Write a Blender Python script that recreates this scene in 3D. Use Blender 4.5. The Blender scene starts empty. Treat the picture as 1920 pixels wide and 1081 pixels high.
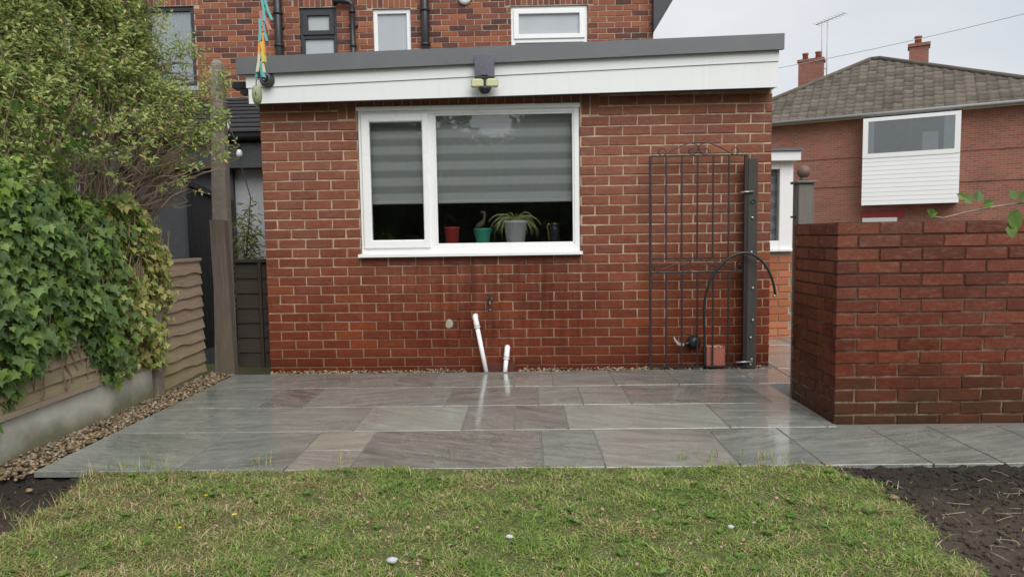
import bpy, math, random
import numpy as np
from mathutils import Vector, Matrix

S = bpy.context.scene
COL = S.collection
rnd = random.Random(7)
nrg = np.random.default_rng(11)

# ------------------------------------------------------------------ camera
IW, IH, FPX = 1920.0, 1081.0, 1290.0
YAW, PITCH, ROLL, CH = .0201, .0773, -.0154, 1.0936
cf = Vector((-math.sin(YAW)*math.cos(PITCH), math.cos(YAW)*math.cos(PITCH), -math.sin(PITCH)))
cr0 = Vector((math.cos(YAW), math.sin(YAW), 0)); cu0 = cr0.cross(cf)
cr = cr0*math.cos(ROLL)+cu0*math.sin(ROLL); cu = -cr0*math.sin(ROLL)+cu0*math.cos(ROLL)
cam = bpy.data.cameras.new('camera'); camo = bpy.data.objects.new('camera', cam); COL.objects.link(camo)
camo.matrix_world = Matrix(((cr.x, cu.x, -cf.x, 0), (cr.y, cu.y, -cf.y, 0), (cr.z, cu.z, -cf.z, CH), (0, 0, 0, 1)))
cam.sensor_width = 36; cam.lens = FPX/IW*36; cam.clip_start = .05; cam.clip_end = 2000
S.camera = camo

def at(px, py, X=None, Y=None, Z=None):
    """photo pixel -> point on the plane X=, Y= or Z="""
    d = cf+cr*((px-IW/2)/FPX)-cu*((py-IH/2)/FPX)
    t = Y/d.y if Y is not None else (Z-CH)/d.z if Z is not None else X/d.x
    return Vector((d.x*t, d.y*t, CH+d.z*t))

# ------------------------------------------------------------------ sky, sun, exposure
SUN_EL, SUN_AZ = math.radians(48), math.radians(160)      # azimuth clockwise from +Y: behind the camera
w = bpy.data.worlds.new('World'); S.world = w; w.use_nodes = True
nt = w.node_tree; nt.nodes.clear()
def wn(t, **k):
    n = nt.nodes.new(t)
    for a, b in k.items(): setattr(n, a, b)
    return n
out = wn('ShaderNodeOutputWorld'); bg = wn('ShaderNodeBackground'); sky = wn('ShaderNodeTexSky')
sky.sky_type = 'NISHITA'; sky.sun_disc = False; sky.sun_elevation = SUN_EL; sky.sun_rotation = SUN_AZ
sky.air_density = 1.0; sky.dust_density = 3.0
tc = wn('ShaderNodeTexCoord'); mp = wn('ShaderNodeMapping'); mp.inputs['Scale'].default_value = (1, 1, 2.6)
nz = wn('ShaderNodeTexNoise'); nz.inputs['Scale'].default_value = 2.3; nz.inputs['Detail'].default_value = 7; nz.inputs['Roughness'].default_value = .52
cr_ = wn('ShaderNodeValToRGB')
cr_.color_ramp.elements[0].position = .28; cr_.color_ramp.elements[0].color = (3.5, 3.75, 4.1, 1)
cr_.color_ramp.elements[1].position = .72; cr_.color_ramp.elements[1].color = (4.75, 4.85, 5.0, 1)
hs = wn('ShaderNodeHueSaturation'); hs.inputs['Saturation'].default_value = .25
mx = wn('ShaderNodeMixRGB'); mx.inputs[0].default_value = .88
L = nt.links.new
L(tc.outputs['Generated'], mp.inputs[0]); L(mp.outputs[0], nz.inputs['Vector']); L(nz.outputs['Fac'], cr_.inputs[0])
L(sky.outputs[0], hs.inputs['Color']); L(hs.outputs[0], mx.inputs[1]); L(cr_.outputs[0], mx.inputs[2])
L(mx.outputs[0], bg.inputs['Color']); bg.inputs['Strength'].default_value = .092
L(bg.outputs[0], out.inputs['Surface'])
sun = bpy.data.lights.new('sun', 'SUN'); suno = bpy.data.objects.new('sun', sun); COL.objects.link(suno)
sun.energy = 1.5; sun.angle = math.radians(50); sun.color = (1, .97, .93)
sd = Vector((math.sin(SUN_AZ)*math.cos(SUN_EL), math.cos(SUN_AZ)*math.cos(SUN_EL), math.sin(SUN_EL)))
suno.rotation_euler = (-sd).to_track_quat('-Z', 'Y').to_euler()
suno.location = (0, -4, 9)
S.view_settings.view_transform = 'Standard'; S.view_settings.look = 'None'
S.view_settings.exposure = 1.0; S.view_settings.gamma = 1; S.view_settings.use_curve_mapping = False
S.render.engine = 'CYCLES'

# ------------------------------------------------------------------ material helpers
class NT:
    def __init__(s, name):
        s.m = bpy.data.materials.new(name); s.m.use_nodes = True
        s.t = s.m.node_tree; s.b = s.t.nodes['Principled BSDF']; s.o = s.t.nodes['Material Output']
    def n(s, typ, ins=None, **k):
        x = s.t.nodes.new(typ)
        for a, b in k.items(): setattr(x, a, b)
        for a, b in (ins or {}).items(): s.set(x.inputs[a], b)
        return x
    def set(s, sock, v):
        if isinstance(v, bpy.types.NodeSocket): s.t.links.new(v, sock)
        else:
            if sock.type == 'RGBA' and len(v) == 3: v = (*v, 1)
            sock.default_value = v
    def p(s, **k):
        for a, b in k.items(): s.set(s.b.inputs[a.replace('_', ' ')], b)
    def math(s, op, a, b=0., clamp=False):
        x = s.n('ShaderNodeMath', {0: a, 1: b}, operation=op); x.use_clamp = clamp; return x.outputs[0]
    def mix(s, f, a, b, blend='MIX'):
        return s.n('ShaderNodeMixRGB', {0: f, 1: a, 2: b}, blend_type=blend).outputs[0]
    def ramp(s, f, stops, interp='LINEAR'):
        x = s.n('ShaderNodeValToRGB', {0: f}); r = x.color_ramp; r.interpolation = interp
        while len(r.elements) < len(stops): r.elements.new(.5)
        for e, (p, c) in zip(r.elements, stops): e.position = p; e.color = (*c, 1) if len(c) == 3 else c
        return x.outputs[0]
    def pos(s, scale=(1, 1, 1)):
        g = s.n('ShaderNodeNewGeometry').outputs['Position']
        return s.n('ShaderNodeMapping', {0: g, 'Scale': scale}).outputs[0]
    def noise(s, vec, scale, detail=4, rough=.55, dist=0.):
        return s.n('ShaderNodeTexNoise', {'Vector': vec, 'Scale': scale, 'Detail': detail, 'Roughness': rough, 'Distortion': dist}).outputs['Fac']
    def rand(s):
        a = s.n('ShaderNodeObjectInfo').outputs['Random']; b = s.n('ShaderNodeNewGeometry').outputs['Random Per Island']
        return s.math('FRACT', s.math('ADD', s.math('MULTIPLY', a, 5.31), s.math('MULTIPLY', b, 3.17)))
    def bump(s, h, strength, dist=.01):
        x = s.n('ShaderNodeBump', {'Height': h, 'Strength': strength, 'Distance': dist}); s.p(Normal=x.outputs[0])
    def sepz(s):
        g = s.n('ShaderNodeNewGeometry').outputs['Position']
        return s.n('ShaderNodeSeparateXYZ', {0: g}).outputs
    def rmap(s, v, a, b, c=0., d=1.):
        return s.n('ShaderNodeMapRange', {0: v, 1: a, 2: b, 3: c, 4: d}).outputs[0]
def k3(a): return (a, a, a)

def plain(name, c, rough=.5, var=.15, scale=9, bump=.0, metal=0., spec=.5, bscale=60):
    m = NT(name); v = m.pos()
    f = m.noise(v, scale, 5)
    m.p(Base_Color=m.mix(f, tuple(x*(1-var) for x in c), tuple(min(1, x*(1+var)) for x in c)), Roughness=m.rmap(m.noise(v, scale*2.3), .3, .7, max(.02, rough-.1), min(1, rough+.1)), Metallic=metal)
    m.b.inputs['Specular IOR Level'].default_value = spec
    if bump: m.bump(m.noise(v, bscale, 6), bump)
    return m.m

def damp_mask(m):
    # run-off stains under the window board, round the tap and along the foot of the wall
    sp = m.sepz(); v = m.pos()
    st = m.noise(m.pos((22, 22, 1.3)), 1, 4, .65); bl = m.noise(v, 2.4, 5, .65)
    ax = m.n('ShaderNodeMath', {0: m.math('ADD', sp['X'], .25)}, operation='ABSOLUTE').outputs[0]
    a = m.math('MULTIPLY', m.rmap(ax, .35, 1.15, 1, 0), m.math('MULTIPLY', m.rmap(sp['Z'], .97, .85, 0, 1), m.rmap(sp['Z'], .05, .35, .55, 1)))
    a = m.math('MULTIPLY', a, m.rmap(m.math('ADD', m.math('MULTIPLY', st, .6), m.math('MULTIPLY', bl, .5)), .46, .66, .05, 1))
    foot = m.rmap(m.math('ADD', sp['Z'], m.math('MULTIPLY', m.math('SUBTRACT', bl, .5), .35)), .02, .22, .6, 0)
    return m.math('MULTIPLY', m.math('MAXIMUM', a, foot), .8)
def brick_mat(name, stops, wetz=None, wetcol=(.6, .42, .34), dry=.0, spots=.25, rough=.75, streak=.0, moss=.0, hz=None, damp=False):
    m = NT(name); v = m.pos(); r = m.rand()
    c = m.ramp(r, stops)
    f = m.noise(v, 55, 6, .65)
    c = m.mix(m.rmap(f, .35, .7, 0, spots), c, m.mix(.5, c, (.03, .015, .012)))
    f2 = m.noise(m.pos((3, 3, 9)), 6, 5, .6)
    c = m.mix(m.rmap(f2, .5, .75, 0, dry), c, (.42, .33, .28))
    c = m.mix(m.rmap(m.noise(v, 2.6, 6, .7), .42, .68, 0, dry*1.1), c, m.mix(1, c, (.5, .46, .44), 'MULTIPLY'))
    ro = m.rmap(m.noise(v, 20), .3, .7, rough-.1, min(1, rough+.12))
    if wetz:
        z = m.sepz()['Z']; x = m.sepz()['X']
        n1 = m.noise(v, 1.9, 4, .6); n2 = m.noise(m.pos((34, 34, 1.6)), 1, 3, .6)
        h = m.math('ADD', z, m.math('ADD', m.math('MULTIPLY', m.math('SUBTRACT', n1, .5), 1.1), m.math('MULTIPLY', m.math('SUBTRACT', n2, .5), streak)))
        wet = m.rmap(h, wetz[0], wetz[1], 1, 0)
        if damp: c = m.mix(damp_mask(m), c, m.mix(1, c, (.38, .28, .25), 'MULTIPLY'))
        c = m.mix(wet, c, m.mix(1, c, wetcol, 'MULTIPLY'))
        ro = m.math('SUBTRACT', ro, m.math('MULTIPLY', wet, .33))
    if moss:
        z = m.sepz()['Z']
        h = m.math('ADD', z, m.math('MULTIPLY', m.math('SUBTRACT', m.noise(v, 4, 5, .7), .5), .9))
        c = m.mix(m.rmap(h, .05, .35, moss, 0), c, (.032, .03, .018))
    m.p(Base_Color=c, Roughness=ro); m.b.inputs['Specular IOR Level'].default_value = .18
    m.bump(m.math('ADD', m.noise(v, 140, 5, .7), m.math('MULTIPLY', m.noise(v, 30, 3), .8)), .35, .004)
    return m.m

def mortar_mat(name, top, low, zz=(.3, 1.0), stain=(.06, .04, .03), st=.6, ns=7, damp=False):
    m = NT(name); v = m.pos(); z = m.sepz()['Z']
    h = m.math('ADD', z, m.math('MULTIPLY', m.math('SUBTRACT', m.noise(v, 3, 5, .65), .5), .9))
    c = m.mix(m.rmap(h, zz[0], zz[1]), low, top)
    c = m.mix(m.rmap(m.noise(v, ns, 6, .75), .40, .54, 0, st), c, stain)
    if damp: c = m.mix(damp_mask(m), c, (.09, .05, .035))
    m.p(Base_Color=c, Roughness=.9); m.b.inputs['Specular IOR Level'].default_value = .2
    m.bump(m.noise(v, 260, 4), .5, .003)
    return m.m

M = {}
M['brick'] = brick_mat('extension_brick', [(0, (.205, .076, .050)), (.3, (.23, .085, .053)), (.6, (.255, .097, .058)), (.85, (.215, .086, .064)), (1, (.30, .115, .058))], wetz=(.35, 1.75), wetcol=(.72, .43, .30), dry=.22, streak=.55, spots=.4, damp=True)
M['mortar'] = mortar_mat('extension_mortar', (.52, .39, .265), (.33, .22, .15), (.3, 1.0), st=.45, stain=(.17, .09, .06), damp=True)
M['wbrick'] = brick_mat('garden_wall_brick', [(0, (.13, .042, .026)), (.3, (.17, .054, .032)), (.6, (.20, .064, .038)), (.85, (.24, .078, .045)), (1, (.14, .052, .036))], wetz=(.2, 1.0), wetcol=(.70, .47, .35), dry=.18, spots=.9, streak=.3, moss=.6, rough=.7)
M['wmortar'] = mortar_mat('garden_wall_mortar', (.06, .043, .034), (.24, .19, .125), (.35, .8), st=1.0, ns=2.6, stain=(.085, .038, .024))
M['hbrick'] = brick_mat('house_brick', [(0, (.085, .04, .038)), (.18, (.15, .055, .042)), (.45, (.235, .08, .05)), (.75, (.285, .1, .056)), (1, (.35, .13, .065))], dry=.12, spots=.5)
M['hmortar'] = mortar_mat('house_mortar', (.44, .37, .29), (.42, .35, .27), (0, 1), st=.3)
M['pbrick'] = brick_mat('porch_brick', [(0, (.30, .105, .05)), (.5, (.40, .15, .075)), (1, (.48, .19, .1))], spots=.3)
M['white'] = plain('white_upvc', (.80, .81, .81), .32, .03, 5)
def fascia_mat():
    m = NT('white_fascia'); st = m.noise(m.pos((26, 26, .8)), 1, 5, .65); b = m.noise(m.pos(), 4, 5, .6)
    c = m.mix(m.math('MULTIPLY', m.rmap(st, .52, .75), m.rmap(b, .4, .65, .03, .3)), (.74, .76, .765), (.5, .52, .47))
    m.p(Base_Color=c, Roughness=m.rmap(b, .3, .7, .28, .5)); return m.m
M['fascia'] = fascia_mat()
M['trim'] = plain('grey_roof_trim', (.125, .13, .14), .42, .12, 4, .1)
M['black'] = plain('black_plastic', (.02, .021, .025), .4, .2)
M['darkframe'] = plain('anthracite_frame', (.028, .03, .036), .4, .1)
M['blackwood'] = plain('black_painted_timber', (.036, .039, .044), .55, .3, 14, .3)
M['iron'] = plain('black_iron', (.022, .018, .018), .5, .3, 30, .2)
M['brass'] = plain('tarnished_brass', (.12, .10, .075), .4, .5, 90, .2, .8)
M['zinc'] = plain('zinc_bolt', (.4, .4, .4), .35, .2, 40, 0, .9)
M['gold'] = plain('gold_rim', (.7, .5, .2), .3, .1, 20, 0, .9)
M['pipe'] = plain('white_waste_pipe', (.80, .80, .80), .35, .05, 14)
M['roofbit'] = plain('roof_felt', (.07, .07, .075), .7, .2)
M['room'] = plain('room_wall', (.62, .6, .57), .8, .1)
M['render'] = plain('grey_render', (.36, .37, .39), .85, .12, 5, .4, bscale=40)
M['curtain'] = plain('net_curtain', (.72, .77, .8), .9, .1, 3)
M['concrete'] = plain('rough_concrete', (.23, .20, .165), .9, .35, 22, .8, bscale=120)
M['lens'] = plain('camera_lens', (.01, .01, .012), .12, .1)
M['grey_body'] = plain('grey_camera_body', (.05, .05, .055), .4, .15)
M['solar'] = plain('solar_cell', (.045, .046, .075), .22, .12, 20)
M['diffuser'] = plain('yellowed_light_lens', (.56, .55, .33), .3, .06, 30)
M['string'] = plain('grey_string', (.06, .06, .055), .8)
M['terracotta'] = plain('terracotta', (.36, .125, .085), .8, .15, 30, .3)
M['tan'] = plain('gully_brown', (.1, .03, .022), .5, .2, 30)
M['slate'] = plain('black_roof_tile', (.035, .037, .042), .5, .3, 12, .3)
M['bulb'] = plain('bulb_glass', (.55, .56, .55), .1, .05)
M['canewood'] = plain('cane', (.25, .2, .08), .7, .2)
M['strap'] = plain('grey_strap', (.45, .46, .46), .6, .1)
M['redpaint'] = plain('red_paint', (.3, .03, .03), .5, .1)

def pot(name, c): return plain(name, c, .35, .06, 20)

def leaf_mat(name, stops, rough=.45, trans=.4, edge=None):
    m = NT(name); r = m.rand()
    c = m.ramp(r, stops)
    c = m.mix(m.rmap(m.noise(m.pos(), 2.2, 3), .35, .65, 0, .5), c, m.mix(1, c, (.72, .8, .6), 'MULTIPLY'))
    if edge:
        c = m.mix(m.rmap(m.noise(m.pos(), 60, 2), .46, .54), c, edge)
    m.p(Base_Color=c, Roughness=rough); m.b.inputs['Specular IOR Level'].default_value = .35
    tr = m.n('ShaderNodeBsdfTranslucent', {'Color': c}); ms = m.n('ShaderNodeMixShader', {0: trans, 1: m.b.outputs[0], 2: tr.outputs[0]})
    m.t.links.new(ms.outputs[0], m.o.inputs[0])
    return m.m
M['ivy'] = leaf_mat('ivy_leaf', [(0, (.11, .19, .075)), (.45, (.165, .265, .095)), (.8, (.23, .34, .11)), (1, (.3, .4, .11))], .38)
M['ivylight'] = leaf_mat('young_ivy_leaf', [(0, (.17, .28, .05)), (.5, (.23, .36, .07)), (1, (.32, .43, .10))], .4)
M['ivyvar'] = leaf_mat('variegated_ivy_leaf', [(0, (.2, .25, .07)), (.3, (.42, .41, .13)), (.7, (.62, .56, .22)), (1, (.2, .27, .07))], .42, edge=(.55, .52, .2))
M['privet'] = leaf_mat('privet_leaf', [(0, (.17, .25, .08)), (.3, (.275, .37, .115)), (.6, (.40, .49, .16)), (.88, (.56, .60, .22)), (1, (.64, .46, .17))], .42)
M['bigleaf'] = leaf_mat('broad_leaf', [(0, (.09, .17, .04)), (1, (.17, .27, .06))], .4)
M['bamboo'] = leaf_mat('bamboo_leaf', [(0, (.14, .17, .05)), (1, (.30, .32, .11))], .5)
M['spider'] = leaf_mat('spider_plant_leaf', [(0, (.35, .45, .12)), (.5, (.66, .70, .32)), (1, (.85, .85, .5))], .45, .15)
M['clover'] = leaf_mat('clover_leaf', [(0, (.10, .2, .045)), (1, (.2, .33, .07))], .5)
M['hedge'] = leaf_mat('hedge_leaf', [(0, (.035, .05, .025)), (1, (.07, .095, .045))], .6, .1)
M['twig'] = plain('brown_twig', (.25, .18, .13), .85, .3, 30)
M['palebark'] = plain('pale_twig', (.28, .24, .17), .8, .2, 30)

def wood(name, dark, light, green=None, axis=(3, 40, 40), wetz=False, grot=.45):
    m = NT(name); v = m.pos(axis); r = m.rand()
    c = m.mix(m.noise(v, 1.6, 7, .65, .6), dark, light)
    c = m.mix(m.math('MULTIPLY', r, .35), c, m.mix(1, c, (.55, .5, .48), 'MULTIPLY'))
    if green:
        z = m.sepz()['Z']; h = m.math('ADD', z, m.math('MULTIPLY', m.math('SUBTRACT', m.noise(m.pos(), 7, 5, .7), .5), 1.1))
        c = m.mix(m.rmap(h, 0, .55, grot, 0), c, green)
    m.p(Base_Color=c, Roughness=.72); m.b.inputs['Specular IOR Level'].default_value = .3
    m.bump(m.noise(v, 3, 6, .7), .5, .006)
    return m.m
M['waney'] = wood('waney_board', (.15, .105, .072), (.56, .44, .33), (.24, .24, .06), (40, 3, 40))
M['postwood'] = wood('old_post', (.07, .055, .045), (.24, .20, .16), (.09, .09, .035), (40, 40, 3), grot=.3)
M['gatepost'] = wood('grey_gatepost', (.10, .095, .085), (.24, .225, .20), None, (40, 40, 3))
M['wetpost'] = wood('dark_wet_post', (.03, .027, .025), (.10, .09, .082), None, (50, 50, 3))
M['darkfence'] = wood('dark_fence', (.03, .024, .02), (.075, .058, .046), None, (3, 40, 40))  # wet boards standing in shade; the shade is put into this dark colour
M['plank'] = wood('pale_plank', (.2, .16, .11), (.42, .35, .26), None, (40, 3, 40))

def gravelboard():
    m = NT('gravel_board_concrete'); v = m.pos()
    z = m.sepz()['Z']
    c = m.mix(m.noise(v, 6, 6, .65), (.36, .345, .285), (.66, .64, .56))
    h = m.math('ADD', z, m.math('MULTIPLY', m.math('SUBTRACT', m.noise(v, 3.5, 5, .6), .5), .26))
    c = m.mix(m.rmap(h, .015, .14, .8, 0), c, (.12, .12, .045))
    m.p(Base_Color=c, Roughness=.85); m.bump(m.noise(v, 90, 6), .4, .004); return m.m
M['gboard'] = gravelboard()

def slab_mat(name, stops):
    m = NT(name); r = m.rand()
    g = m.n('ShaderNodeNewGeometry').outputs['Position']
    off = m.n('ShaderNodeCombineXYZ', {0: m.math('MULTIPLY', r, 17.), 1: m.math('MULTIPLY', r, 9.), 2: 0.}).outputs[0]
    vr = m.n('ShaderNodeVectorRotate', {'Vector': m.n('ShaderNodeVectorMath', {0: g, 1: off}, operation='ADD').outputs[0], 'Angle': m.math('MULTIPLY', m.math('SUBTRACT', r, .4), 1.1)}, rotation_type='Z_AXIS').outputs[0]
    st = m.n('ShaderNodeMapping', {0: vr, 'Scale': (.8, 5.5, 1)}).outputs[0]
    n1 = m.noise(st, 2.6, 7, .62, .8); n2 = m.noise(vr, 2.2, 4, .55, .5); n3 = m.noise(st, 6.5, 6, .7, 1.2)
    c = m.mix(1, m.mix(m.rmap(r, 0, 1, .0, .25), m.n('ShaderNodeObjectInfo').outputs['Color'], m.ramp(r, stops)), (.97, 1.0, 1.02), 'MULTIPLY')
    c = m.mix(m.rmap(n1, .36, .64, 0, 1), m.mix(1, c, (.66, .67, .69), 'MULTIPLY'), m.mix(.4, c, (.29, .285, .25)))
    c = m.mix(m.rmap(n2, .5, .7, 0, .35), c, (.165, .16, .138))
    line = m.n('ShaderNodeMath', {0: m.math('SUBTRACT', n3, .5)}, operation='ABSOLUTE').outputs[0]
    lines = m.math('MULTIPLY', m.rmap(line, 0, .02, 1, 0), m.rmap(n2, .38, .5, 0, 1))
    c = m.mix(m.math('MULTIPLY', lines, .85), c, (.46, .45, .42))
    wet = m.noise(m.pos(), 1.6, 4, .55)
    m.p(Base_Color=c, Roughness=m.math('ADD', m.rmap(wet, .35, .65, .16, .42), m.math('MULTIPLY', m.rmap(n1, .4, .7), .05)))
    m.b.inputs['Specular IOR Level'].default_value = .5; m.b.inputs['IOR'].default_value = 1.42; m.b.inputs['Coat Weight'].default_value = .8; m.b.inputs['Coat IOR'].default_value = 1.44; m.set(m.b.inputs['Coat Roughness'], m.rmap(wet, .42, .68, .015, .16))
    cb_ = m.n('ShaderNodeBump', {'Height': m.math('ADD', m.math('MULTIPLY', n1, .5), m.noise(m.pos((1, 2.5, 1)), 9, 3)), 'Strength': .035, 'Distance': .02}); m.set(m.b.inputs['Coat Normal'], cb_.outputs[0])
    m.bump(m.math('ADD', m.math('MULTIPLY', n1, .8), m.math('ADD', m.math('MULTIPLY', n3, .25), m.math('MULTIPLY', m.noise(m.pos(), 40, 4), .06))), .2, .02)
    return m.m
M['slab'] = slab_mat('wet_sandstone', [(0, (.16, .165, .148)), (.15, (.21, .213, .18)), (.3, (.17, .158, .138)), (.45, (.23, .235, .2)), (.55, (.32, .325, .265)), (.65, (.19, .192, .17)), (.78, (.125, .112, .102)), (.9, (.2, .203, .178)), (1, (.25, .225, .185))])
M['pinkslab'] = slab_mat('wet_pink_sandstone', [(0, (.24, .19, .155)), (1, (.3, .245, .2))])
M['joint'] = plain('patio_joint', (.15, .148, .135), .7, .3, 30, .3)

def soil_mat():
    m = NT('dark_soil'); v = m.pos()
    c = m.mix(m.noise(v, 18, 6, .7), (.022, .016, .012), (.085, .062, .045))
    x = m.sepz()
    c = m.mix(m.rmap(m.math('ADD', x['Y'], m.math('MULTIPLY', m.noise(v, 5, 4), .5)), 3.2, 2.75, 0, .7), c, (.17, .125, .088))
    m.p(Base_Color=c, Roughness=.9); m.bump(m.noise(v, 110, 8, .8), 1, .03); return m.m
M['soil'] = soil_mat()
def lawn_mat():
    m = NT('lawn_thatch'); v = m.pos()
    c = m.mix(m.noise(v, 30, 6, .7), (.05, .055, .018), (.16, .145, .06))
    m.p(Base_Color=c, Roughness=.95); m.bump(m.noise(v, 90, 5), .8, .01); return m.m
M['thatch'] = lawn_mat()
def grass_mat():
    m = NT('grass_blade'); r = m.rand(); v = m.pos((1, 1, 0)); x = m.sepz()['X']
    g = m.ramp(r, [(0, (.13, .205, .045)), (.4, (.225, .32, .07)), (.75, (.33, .42, .11)), (1, (.46, .52, .18))])
    d = m.ramp(r, [(0, (.28, .20, .09)), (.5, (.44, .35, .18)), (1, (.58, .50, .30))])
    pat = m.math('ADD', m.noise(v, 2.3, 6, .7, .4), m.rmap(x, -1.9, -.2, .13, -.01))
    r2 = m.math('FRACT', m.math('MULTIPLY', r, 13.7))
    f = m.math('GREATER_THAN', m.math('ADD', m.rmap(pat, .42, .70, .0, .78), 0.), r2)
    g = m.mix(m.rmap(m.noise(v, 11, 4, .6), .4, .62, 0, .75), g, m.mix(1, g, (.55, .72, .5), 'MULTIPLY'))
    c = m.mix(f, g, d)
    m.p(Base_Color=c, Roughness=.6); m.b.inputs['Specular IOR Level'].default_value = .25
    tr = m.n('ShaderNodeBsdfTranslucent', {'Color': c}); ms = m.n('ShaderNodeMixShader', {0: .25, 1: m.b.outputs[0], 2: tr.outputs[0]})
    m.t.links.new(ms.outputs[0], m.o.inputs[0]); return m.m
M['grass'] = grass_mat()
def pebble_mat():
    m = NT('pebble'); r = m.rand()
    c = m.ramp(r, [(0, (.10, .075, .05)), (.25, (.24, .165, .09)), (.5, (.36, .26, .15)), (.72, (.46, .35, .21)), (.88, (.55, .48, .38)), (1, (.2, .19, .18))])
    m.p(Base_Color=m.mix(m.noise(m.pos(), 90, 3), m.mix(1, c, (.45, .43, .4), 'MULTIPLY'), m.mix(1, c, (.8, .78, .75), 'MULTIPLY')), Roughness=.35); return m.m
M['pebble'] = pebble_mat()
M['stone'] = plain('white_stone', (.5, .5, .52), .6, .2, 60)
M['yellow'] = plain('yellow_petal', (.7, .5, .02), .6, .1)
M['cloverhead'] = plain('faded_clover_head', (.36, .24, .18), .8, .3, 60)

def glass():
    m = NT('window_glass'); m.t.nodes.remove(m.b)
    fr = m.n('ShaderNodeFresnel', {'IOR': 1.5})
    gl = m.n('ShaderNodeBsdfGlossy', {'Roughness': .015, 'Color': (.95, .97, .97)}); tr = m.n('ShaderNodeBsdfTransparent', {'Color': (.93, .94, .94)})
    f = m.math('ADD', m.math('MULTIPLY', fr.outputs[0], 1.35), .012, True)
    ms = m.n('ShaderNodeMixShader', {0: f, 1: tr.outputs[0], 2: gl.outputs[0]})
    m.t.links.new(ms.outputs[0], m.o.inputs[0]); return m.m
M['glass'] = glass()
def frosted():
    m = NT('frosted_glass'); m.p(Base_Color=m.mix(m.noise(m.pos((1, 1, .3)), 3, 4), (.34, .37, .40), (.46, .49, .52)), Roughness=.22); return m.m
M['frost'] = frosted()
def blind():
    m = NT('zebra_blind'); z = m.sepz()['Z']
    s = m.n('ShaderNodeMath', {0: m.math('MULTIPLY', z, 1/.1285), 1: 1.}, operation='FRACT').outputs[0]
    b = m.rmap(m.n('ShaderNodeMath', {0: m.math('SUBTRACT', s, .5)}, operation='ABSOLUTE').outputs[0], .16, .31)
    m.p(Base_Color=m.mix(b, (.47, .485, .475), (.70, .74, .735)), Roughness=.85); return m.m
M['blind'] = blind()
def farbrick():
    m = NT('far_brick'); tcn = m.n('ShaderNodeTexCoord').outputs['Object']
    sp = m.n('ShaderNodeSeparateXYZ', {0: tcn}).outputs
    uv = m.n('ShaderNodeCombineXYZ', {0: m.math('ADD', sp['X'], sp['Y']), 1: sp['Z'], 2: 0.}).outputs[0]
    b = m.n('ShaderNodeTexBrick', {'Vector': uv, 'Color1': (.30, .105, .068), 'Color2': (.20, .07, .05), 'Mortar': (.27, .18, .14), 'Scale': 1., 'Mortar Size': .009, 'Brick Width': .225, 'Row Height': .075, 'Bias': -.1})
    c = m.mix(m.rmap(m.noise(tcn, 1.1, 6, .65), .4, .7, 0, .4), b.outputs['Color'], (.14, .06, .046))
    m.p(Base_Color=c, Roughness=.85); m.bump(b.outputs['Fac'], -.3, .01); return m.m
M['farbrick'] = farbrick()
def tile_mat():
    m = NT('concrete_tile'); r = m.rand()
    c = m.ramp(r, [(0, (.075, .062, .05)), (.5, (.11, .092, .075)), (1, (.15, .125, .10))])
    c = m.mix(m.rmap(m.noise(m.pos(), 2.5, 6, .7), .45, .7, 0, .6), c, (.16, .15, .11))
    m.p(Base_Color=c, Roughness=.9); return m.m
M['tile'] = tile_mat()
M['cladding'] = plain('white_cladding', (.80, .81, .83), .45, .03, 3)
for nm, c in (('teal', (.10, .42, .42)), ('coral', (.55, .22, .17)), ('orange', (.75, .27, .05)), ('lemon', (.66, .58, .10)), ('buff', (.62, .52, .36))): M['peg_'+nm] = plain('peg_'+nm, c, .5, .12, 60)
M['weight'] = plain('green_weight', (.26, .31, .17), .6, .2, 40, .2)

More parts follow.
